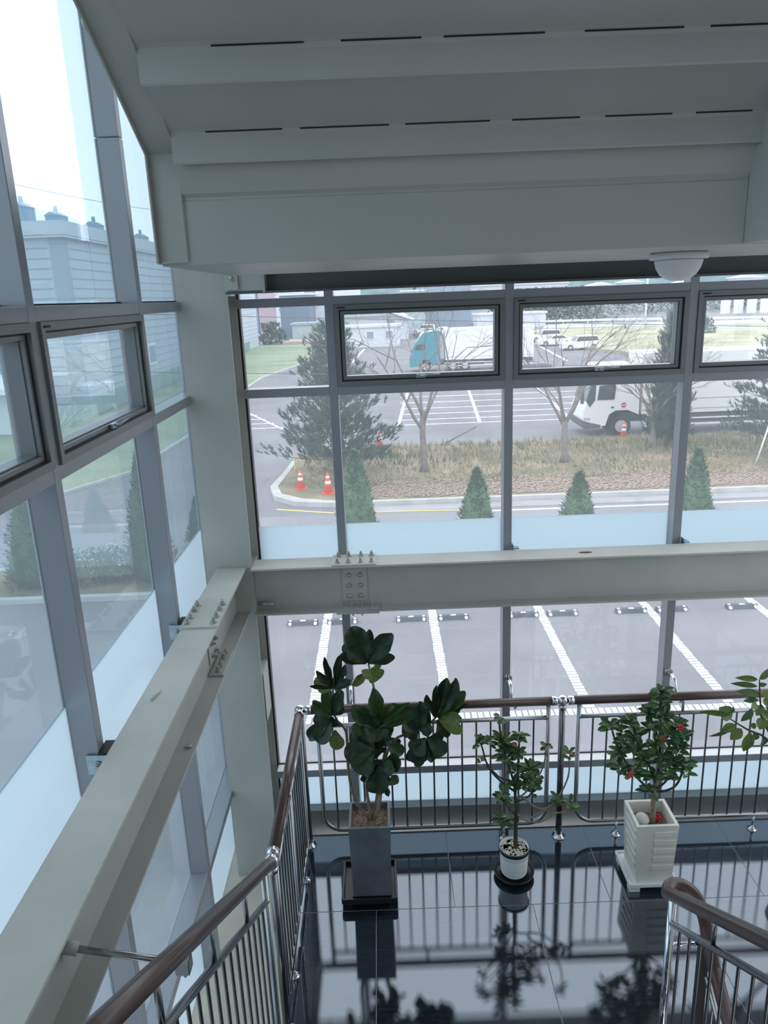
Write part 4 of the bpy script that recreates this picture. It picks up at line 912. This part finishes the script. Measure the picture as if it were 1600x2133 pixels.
car(11.5, 141, 'white saloon parked above the teal truck', math.radians(15), False)
car(8.6, 149, 'white car parked right of the guard building', math.radians(-10))
car(8.3, 134, 'dark car just behind the teal truck cab', math.radians(15), False, chassis)
car(-7.4, 117, 'dark car with white front left of the guard building', math.radians(-25), False, chassis)
car(11.2, 60.0, 'dark car with pale wheels behind the middle mullion', math.radians(2), True, mat('dark_blue_paint', (.10, .14, .20), .3), 4.9)

def truck(name, x, y, L, cabL, cabH, boxH, cabm, label, tractor=True):
    t = empty(name, (x, y, G), label, 'truck')
    # cab: side profile along X (front at x)
    if tractor: prof = [(0, .45), (-.02, 1.3), (.15, 1.9), (.35, 2.35), (.75, 2.95), (1.3, cabH-.15), (cabL*.85, cabH), (cabL, cabH), (cabL, .7), (cabL*.72, .7), (cabL*.62, 1.15), (cabL*.38, 1.15), (cabL*.28, .55)]
    else: prof = [(.05, .50), (-.04, .95), (.0, 1.35), (.18, 1.75), (.42, 2.6), (.62, cabH-.15), (.85, cabH), (cabL-.15, cabH), (cabL, cabH-.12), (cabL, 1.05), (cabL*.92, 1.15), (cabL*.80, 1.30), (cabL*.58, 1.30), (cabL*.46, 1.1), (cabL*.40, .55)]
    MB().prism([(x+p, G+z_) for p, z_ in prof], 'y', y-1.22, y+1.22).build('cab', cabm, t)
    if tractor: wn = [(.42, 2.1), (.72, 2.62), (1.45, 2.62), (1.45, 2.1)]
    else: wn = [(.66, 1.85), (.74, 2.55), (1.50, 2.6), (1.56, 2.5), (1.50, 1.85)]
    MB().prism([(x+p, G+z_) for p, z_ in wn], 'y', y-1.25, y-1.2).build('side_window', darkwin, t)
    ws_ = [(.14, 1.8), (.38, 2.62), (.42, 2.60), (.20, 1.8)] if not tractor else [(.13, 1.92), (.6, 2.75), (.66, 2.72), (.2, 1.92)]
    MB().prism([(x+p-.03, G+z_) for p, z_ in ws_], 'y', y-1.10, y+1.10).build('windscreen', darkwin, t)
    if not tractor:
        MB().prism([(x+.10, G+1.80), (x+.38, G+2.65), (x+.58, G+2.65), (x+.55, G+1.85), (x+.3, G+1.5)], 'y', y-1.235, y-1.19).build('corner_window', darkwin, t)
        MB().box((x-.22, y-1.42, G+1.7), (x-.05, y-1.30, G+2.35), .03).cyl((x-.12, y-1.36, G+2.3), (x+.3, y-1.2, G+2.5), .02, n=8).build('mirror', chassis, t)
        MB().cyl((x+1.98, y-1.225, G+1.55), (x+1.98, y-1.235, G+1.55), .13, n=18).build('door_badge', flowr, t); MB().box((x+1.88, y-1.24, G+1.53), (x+2.08, y-1.2355, G+1.57)).build('door_badge_bar', white, t)
        MB().box((x+1.35, y-1.235, G+1.42), (x+1.5, y-1.22, G+1.5)).build('door_handle', chassis, t)
        MB().prism([(x-.06, G+.55), (x-.06, G+.85), (x+.35, G+.72), (x+.85, G+.60), (x+.85, G+.45), (x+.1, G+.40)], 'y', y-1.25, y+1.25).build('bumper', chassis, t)
        MB().box((x+.02, y-1.0, G+.86), (x+.35, y-1.24, G+1.0), .02).build('headlamp', silver, t)
    x0 = x+cabL+(.15 if not tractor else .5)
    MB().box((x0, y-1.25, G+1.05), (x+L, y+1.25, G+boxH), .03).build('cargo_box', white, t)
    for z_ in ((1.25, 1.75) if not tractor else (1.3,)): MB().box((x0, y-1.262, G+z_), (x+L, y-1.25, G+z_+.05)).build('side_moulding', silver, t)
    MB().box((x+cabL*.5, y-.5, G+.6), (x+L, y+.5, G+1.04)).box((x0+.5, y-1.15, G+.55), (x+L*.6, y-1.05, G+1.0)).build('chassis', chassis, t)
    for z_ in (.45, .75): MB().box((x+cabL+.4, y-1.22, G+z_), (x+L*.72, y-1.18, G+z_+.07)).build('side_guard', paintw, t)
    xs = [x+cabL*.69, x+L*.78, x+L*.88] if not tractor else [x+cabL*.5, x+cabL+1.2, x+cabL+2.4, x+L*.85, x+L*.92]
    if not tractor: xs[0] = x+cabL*.69
    for wx in xs:
        for s_ in (-1, 1):
            w = MB().cyl((wx, y+s_*.85, G+.5), (wx, y+s_*1.2, G+.5), .5, n=24).build('wheel', tyre, t)
            MB().cyl((wx, y+s_*1.2, G+.5), (wx, y+s_*1.22, G+.5), .30, n=18).cyl((wx, y+s_*1.22, G+.5), (wx, y+s_*1.27, G+.5), .12, n=12).build('wheel_hub', silver, w)
truck('box_truck', 10.05, 38.65, 15.0, 2.75, 3.5, 4.05, white, 'white cab-over box truck parked behind the bare tree', False)
truck('semi_truck', 2.9, 75, 11.9, 2.9, 3.85, 4.0, teal, 'teal tractor truck with long white trailer in the far lot')

# --- far buildings
def building(x0, x1, y0, y1, z1, m, label, roofm=None, wins=(), gable=None, name='building'):
    t = empty(name, ((x0+x1)/2, y0, G), label, 'building'); MB().box((x0, y0, G), (x1, y1, z1)).build('wall', m, t)
    rf_ = roofm or bldw
    if gable: MB().prism([(x0-1, z1), (x1+1, z1), (x1+1, z1+.25), ((x0+x1)/2, z1+gable), (x0-1, z1+.25)], 'y', y0-.8, y1+.8).build('roof', rf_, t)
    else: MB().box((x0-.3, y0-.3, z1), (x1+.3, y1+.3, z1+.35)).build('roof', rf_, t)
    for (wx, wz, ww, wh) in wins:
        f = MB().box((wx-ww/2-.12, y0-.10, wz-.12), (wx+ww/2+.12, y0, wz+wh+.12)).build('window', white, t)
        MB().box((wx-ww/2, y0-.14, wz), (wx+ww/2, y0-.10, wz+wh)).box((wx-.04, y0-.16, wz), (wx+.04, y0-.14, wz+wh)).build('pane', bldb, f)
    return t
building(-5.4, 3.1, 114, 118, -.55, bldw, 'small pale guard building with two windows in the far lot', wins=[(-1.3, -2.15, 1.0, 1.0), (2.0+-.5, -2.15, 1.0, 1.0)])
# gable-front shed behind it
t = empty('building', (-2, 135, G), 'pale house with sloping grey-green roof behind the guard building', 'building')
MB().box((-9, 132, G), (5, 150, .6)).build('wall', bldw, t)
MB().prism([(-9, .6), (-6.5, 3.4), (-5.9, 3.4), (6, -.2), (5.4, -.2), (4, .6)], 'y', 131, 150).build('roof', roofg, t)
MB().prism([(-6.6, 3.5), (-2.5, 2.6), (5.9, -.25), (6.1, .05), (-2.4, 2.95), (-6.5, 3.8)], 'y', 130.8, 131.2).build('roof_trim', white, t)
for x in (-6.2, 1.5): MB().box((x, 131.8, -1.2), (x+1.2, 132, -.2)).build('window', bldb, t)
building(5.2, 10.0, 165, 175, 4.5, roofg, 'pale green-grey block right of the sloping roof')
building(10.5, 21, 176, 188, 6.0, bldb, 'blue-grey building in the distance above the trailer')
building(19, 46, 190, 204, 5.2, bldw, 'long white building with a row of small windows far behind', wins=[(22+4*i, 1.6, 1.6, 1.4) for i in range(6)])
building(20, 34, 158, 164, -.7, bldw, 'low pale building with two windows behind the trailer', wins=[(24, -2.4, 1.4, 1.0), (28, -2.4, 1.4, 1.0)])
building(-29, -24, 190, 205, 6.5, bldp, 'pinkish distant building in the narrow left front pane')
building(-34, -30.0, 195, 205, 6.0, bldb, 'bluish distant building beside the pinkish one')
building(-23.5, -18.0, 180, 190, 5.2, bldw, 'white distant building with small dark windows', wins=[(-22.5, 1.4, .7, .7), (-20.8, 1.4, .7, .7), (-22.5, 3.0, .7, .7), (-20.8, 3.0, .7, .7)])
building(-18.8, -13.2, 150, 165, 4.6, mat('slate_wall', (.15, .21, .28), .8), 'dark slate building in the narrow left front pane')
building(-13, -4, 165, 185, 7.0, bldw, 'tall plain pale building behind the dark slate one')
building(-15.4, -9.4, 138, 144, -.6, mat('grey_shed_wall', (.50, .57, .58), .8), 'low grey shed with dark roof edge beyond the field', roofm=sidingd)
MB().box((-16, 128.2, G), (-4.5, 136, G+.5)).build('earth_bank', mat('reddish_earth', (.52, .40, .36), .9, noise=.15, nscale=.3), kind='structure')

# warehouse at the left
wh = empty('warehouse', (-20, 51, G), 'large pale blue warehouse with horizontal siding at the left', 'building')
ZW = 8.15
MB().box((-62, 51, G), (-20, 128, ZW)).build('wall', siding, wh)
for i in range(18):
    z_ = G+1.0+.62*i
    if z_ > ZW-.4: break
    MB().box((-62, 50.96, z_), (-20.9, 51.0, z_+.05)).box((-20.0, 51.9, z_), (-19.96, 128, z_+.05)).build('siding_joint', sidingd, wh)
MB().box((-20.75, 50.9, G), (-19.92, 51.8, ZW)).build('corner_trim', sidingd, wh)
MB().box((-62, 50.6, ZW), (-19.6, 128.4, ZW+.15)).prism([(-62, ZW+.12), (-19.6, ZW+.12), (-19.6, ZW+1.0), (-62, ZW+1.0)], 'y', 50.6, 128.4).build('roof_edge', bldb if False else siding, wh)
for i, y_ in enumerate((52.5, 58, 65.5, 78, 92)):
    v_ = MB().box((-23.4, y_-.55, ZW+1.0), (-22.2, y_+.55, ZW+2.0)).prism([(-23.5, ZW+2.0), (-22.1, ZW+2.0), (-22.6, ZW+2.3), (-23.0, ZW+2.3)], 'y', y_-.6, y_+.6).cyl((-22.8, y_, ZW+2.3), (-22.8, y_, ZW+2.7), .15, n=8).build('roof_vent', vent_m, wh)
for y_ in (60, 66.5):
    f = MB().box((-20.0, y_, -1.2), (-19.9, y_+2.2, .6)).build('window', white, wh); MB().box((-19.9, y_+.2, -1.0), (-19.86, y_+2.0, .4)).build('pane', bldb, f)
for y_ in (80, 92, 104): MB().box((-20.0, y_, G), (-19.7, y_+6, -1.4)).build('railing_panel', white, wh)
aw = empty('canopy_shelter', (-24, 44, G), 'low white-roofed shelter in front of the warehouse', 'shelter')
MB().prism([(-32, -.9), (-21.5, -.9), (-21.5, -.7), (-23, -.1), (-32, -.1)], 'y', 44, 49).build('roof', white, aw)
MB().box((-32, 45, G), (-22.3, 48.5, -.95)).build('wall', bldw, aw)
gf = empty('mesh_fence', (-20, 43, G), 'long green mesh fence along the grass field', 'fence')
for i in range(30):
    y_ = 40+i*2.6; MB().cyl((-19.4, y_, G), (-19.4, y_, G+1.5), .05, n=6).build('post', greenf, gf)
    if i < 29:
        m_ = MB()
        for k in range(6): m_.box((-19.42, y_, G+.2+.24*k), (-19.38, y_+2.6, G+.22+.24*k))
        for k in range(9): m_.box((-19.42, y_+.28*k, G+.15), (-19.38, y_+.28*k+.02, G+1.45))
        m_.build('mesh_panel', greenf, gf)
# small white scrolled fence beyond the left hedge
wfn = empty('garden_fence', (-8.5, 21.0, G), 'low white ornamental fence beyond the left hedge', 'fence')
for k in range(14): MB().cyl((-9.4+.14*k, 20.3, G+.1), (-9.4+.14*k, 20.3, G+.62), .014, n=6).build('picket', white, wfn)
for z_ in (.2, .55): MB().cyl((-9.5, 20.3, G+z_), (-7.5, 20.3, G+z_), .015, n=6).build('rail', white, wfn)
MB().tube([(-7.8+.18*math.cos(a/4), 20.3, G+.62+.14*math.sin(a/4)) for a in range(0, 22)], .014, 6).build('scroll', white, wfn)
line([(-8.9, 14.2), (-9.6, 16.6)], .14, paintw, 'short white line in the lot behind the lower left glass')
line([(-10.2, 21.2), (-6.5, 21.2)], .06, paintw, 'thin pale line on the road beyond the left hedge')

# right-hand background: bank, guardrails, hills
slab('grass_bank', [(27, 84), (24, 100), (27, 140), (80, 150), (80, 70), (30, 74)], G, G+.35, mat('bank_grass', (.34, .34, .20), .95, ncol=(.50, .47, .34), noise=1, nscale=.25))
slab('far_road', [(30, 142), (120, 110), (120, 122), (34, 156)], G, G+.5, mat('far_road_surface', (.55, .54, .56), .9))
def guard(pts, z_, label):
    t = empty('guardrail', (*pts[0], G), label, 'guardrail', 'pale guardrails in the distance')
    for a, c in zip(pts, pts[1:]):
        a3, c3 = V((*a, G+z_)), V((*c, G+z_)); d = (c3-a3); u = V((0, 0, 1)); n_ = d.cross(u).normalized()*.05
        MB().add([a3-n_, a3+n_, a3+n_+u*.4, a3-n_+u*.4, c3-n_, c3+n_, c3+n_+u*.4, c3-n_+u*.4], [(0, 1, 2, 3), (7, 6, 5, 4), (0, 4, 5, 1), (1, 5, 6, 2), (2, 6, 7, 3), (3, 7, 4, 0)]).build('rail', bldw, t)
        k = max(2, int(d.length/4))
        for i in range(k+1): p = a3+d*(i/k); MB().box((p.x-.08, p.y-.08, G), (p.x+.08, p.y+.08, p.z+.2)).build('post', bldw, t)
guard([(34, 140), (42, 132), (50, 118), (52, 100), (60, 84)], .9, 'pale guardrail crossing the grass bank')
guard([(31, 150), (44, 146), (70, 128), (100, 112)], 1.2, 'pale guardrail along the far road')
guard([(38, 62), (60, 56)], .7, 'pale guardrail low in the rightmost pane')
def poly_post(x, y, h, label): tag(MB().cyl((x, y, G), (x, y, G+h), .16, n=8).build('utility_pole', bldw), label, 'pole', 'far utility poles')
poly_post(44, 128, 9, 'pale utility pole standing on the grass bank'); poly_post(62, 120, 10, 'pale utility pole just right of the right mullion')
ff = empty('noise_barrier', (75, 150, G), 'long white slatted barrier before the hills in the rightmost pane', 'fence')
for i in range(34):
    x_ = 66+i*2.0; y_ = 150-i*1.1; MB().box((x_, y_-.1, G+1.5), (x_+1.8, y_+.1, G+4.2)).build('panel', bldw, ff)
hb = MB(); random.seed(4)
def ridge(y, z0, amp, x0, x1, seed):
    random.seed(seed); ph = [random.uniform(0, 6) for _ in range(5)]; vs = []; n = 60
    for i in range(n+1):
        x = x0+(x1-x0)*i/n; h = z0+amp*(.5*math.sin(x*.011+ph[0])+.3*math.sin(x*.027+ph[1])+.12*math.sin(x*.09+ph[2]))
        vs += [(x, y-60, G), (x, y, max(G+1, h)), (x, y+90, G)]
    hb.add(vs, [(3*i+j, 3*i+3+j, 3*i+4+j, 3*i+1+j) for i in range(n) for j in (0, 1)], True)
ridge(420, 9, 7, 20, 620, 3); ridge(620, 14, 9, -500, 700, 8)
hb.build('hills', hillm, kind='structure')
# dark belt of trees left of the far road
def tree_clump(x, y, w, h, n, label, m=pine_m):
    b = MB()
    for i in range(n):
        a = random.uniform(0, 6.28); u_ = random.random()**.5; zz = random.random(); px_ = x+w*u_*math.cos(a)*(1-.5*zz); py_ = y+w*.4*u_*math.sin(a)
        p = V((px_, py_, G+h*zz)); s_ = V((random.uniform(-1, 1), random.uniform(-1, 1), random.uniform(-1, 1)))*.35; o = V((random.uniform(-1, 1), random.uniform(-1, 1), random.uniform(-.2, 1)))*.6
        b.add([p-s_, p+s_, p+o], [(0, 1, 2)])
    tag(b.build('tree_clump', m, kind='stuff'), label, 'trees')
tree_clump(38, 176, 17, 7.5, 5000, 'dark blue-green tree belt beyond the parked white cars')
tree_clump(96, 215, 42, 6.5, 6000, 'long dark tree belt behind the white slatted barrier')
tree_clump(-18.2, 132, 3.0, 3.4, 420, 'pale green bush at the end of the green fence')
tree_clump(47, 112, 2.2, 2.4, 260, 'small bush by the guardrail on the bank')
for i, (x, y, w, h) in enumerate([(90, 330, 9, 4), (130, 340, 7, 3.5), (160, 350, 12, 5), (205, 350, 8, 5), (115, 370, 10, 5)]):
    building(x, x+w, y, y+8, G+h+4, bldw, 'tiny white village house on the hill foot, %s' % ['leftmost', 'second from left', 'middle', 'rightmost', 'highest'][i], gable=1.5)
# overhead cables
for i, (a, b_, sag, lab) in enumerate([((-30, 27, 4.9), (40, 27, 1.0), .2, 'dark overhead cable crossing low in front of the trees'), ((-26, 25.5, 2.6), (40, 24.5, -.15), .2, 'dark overhead cable crossing below the window transom'), ((-16, 30, 9.0), (-10, 60, 10.0), .5, 'thin overhead cable across the upper left glass')]):
    a, b_ = V(a), V(b_); pts = [a.lerp(b_, k/16)-V((0, 0, sag*4*(k/16)*(1-k/16))) for k in range(17)]
    tag(MB().tube(pts, .012, 5).build('overhead_cable', chassis), lab, 'cable', 'overhead cables')
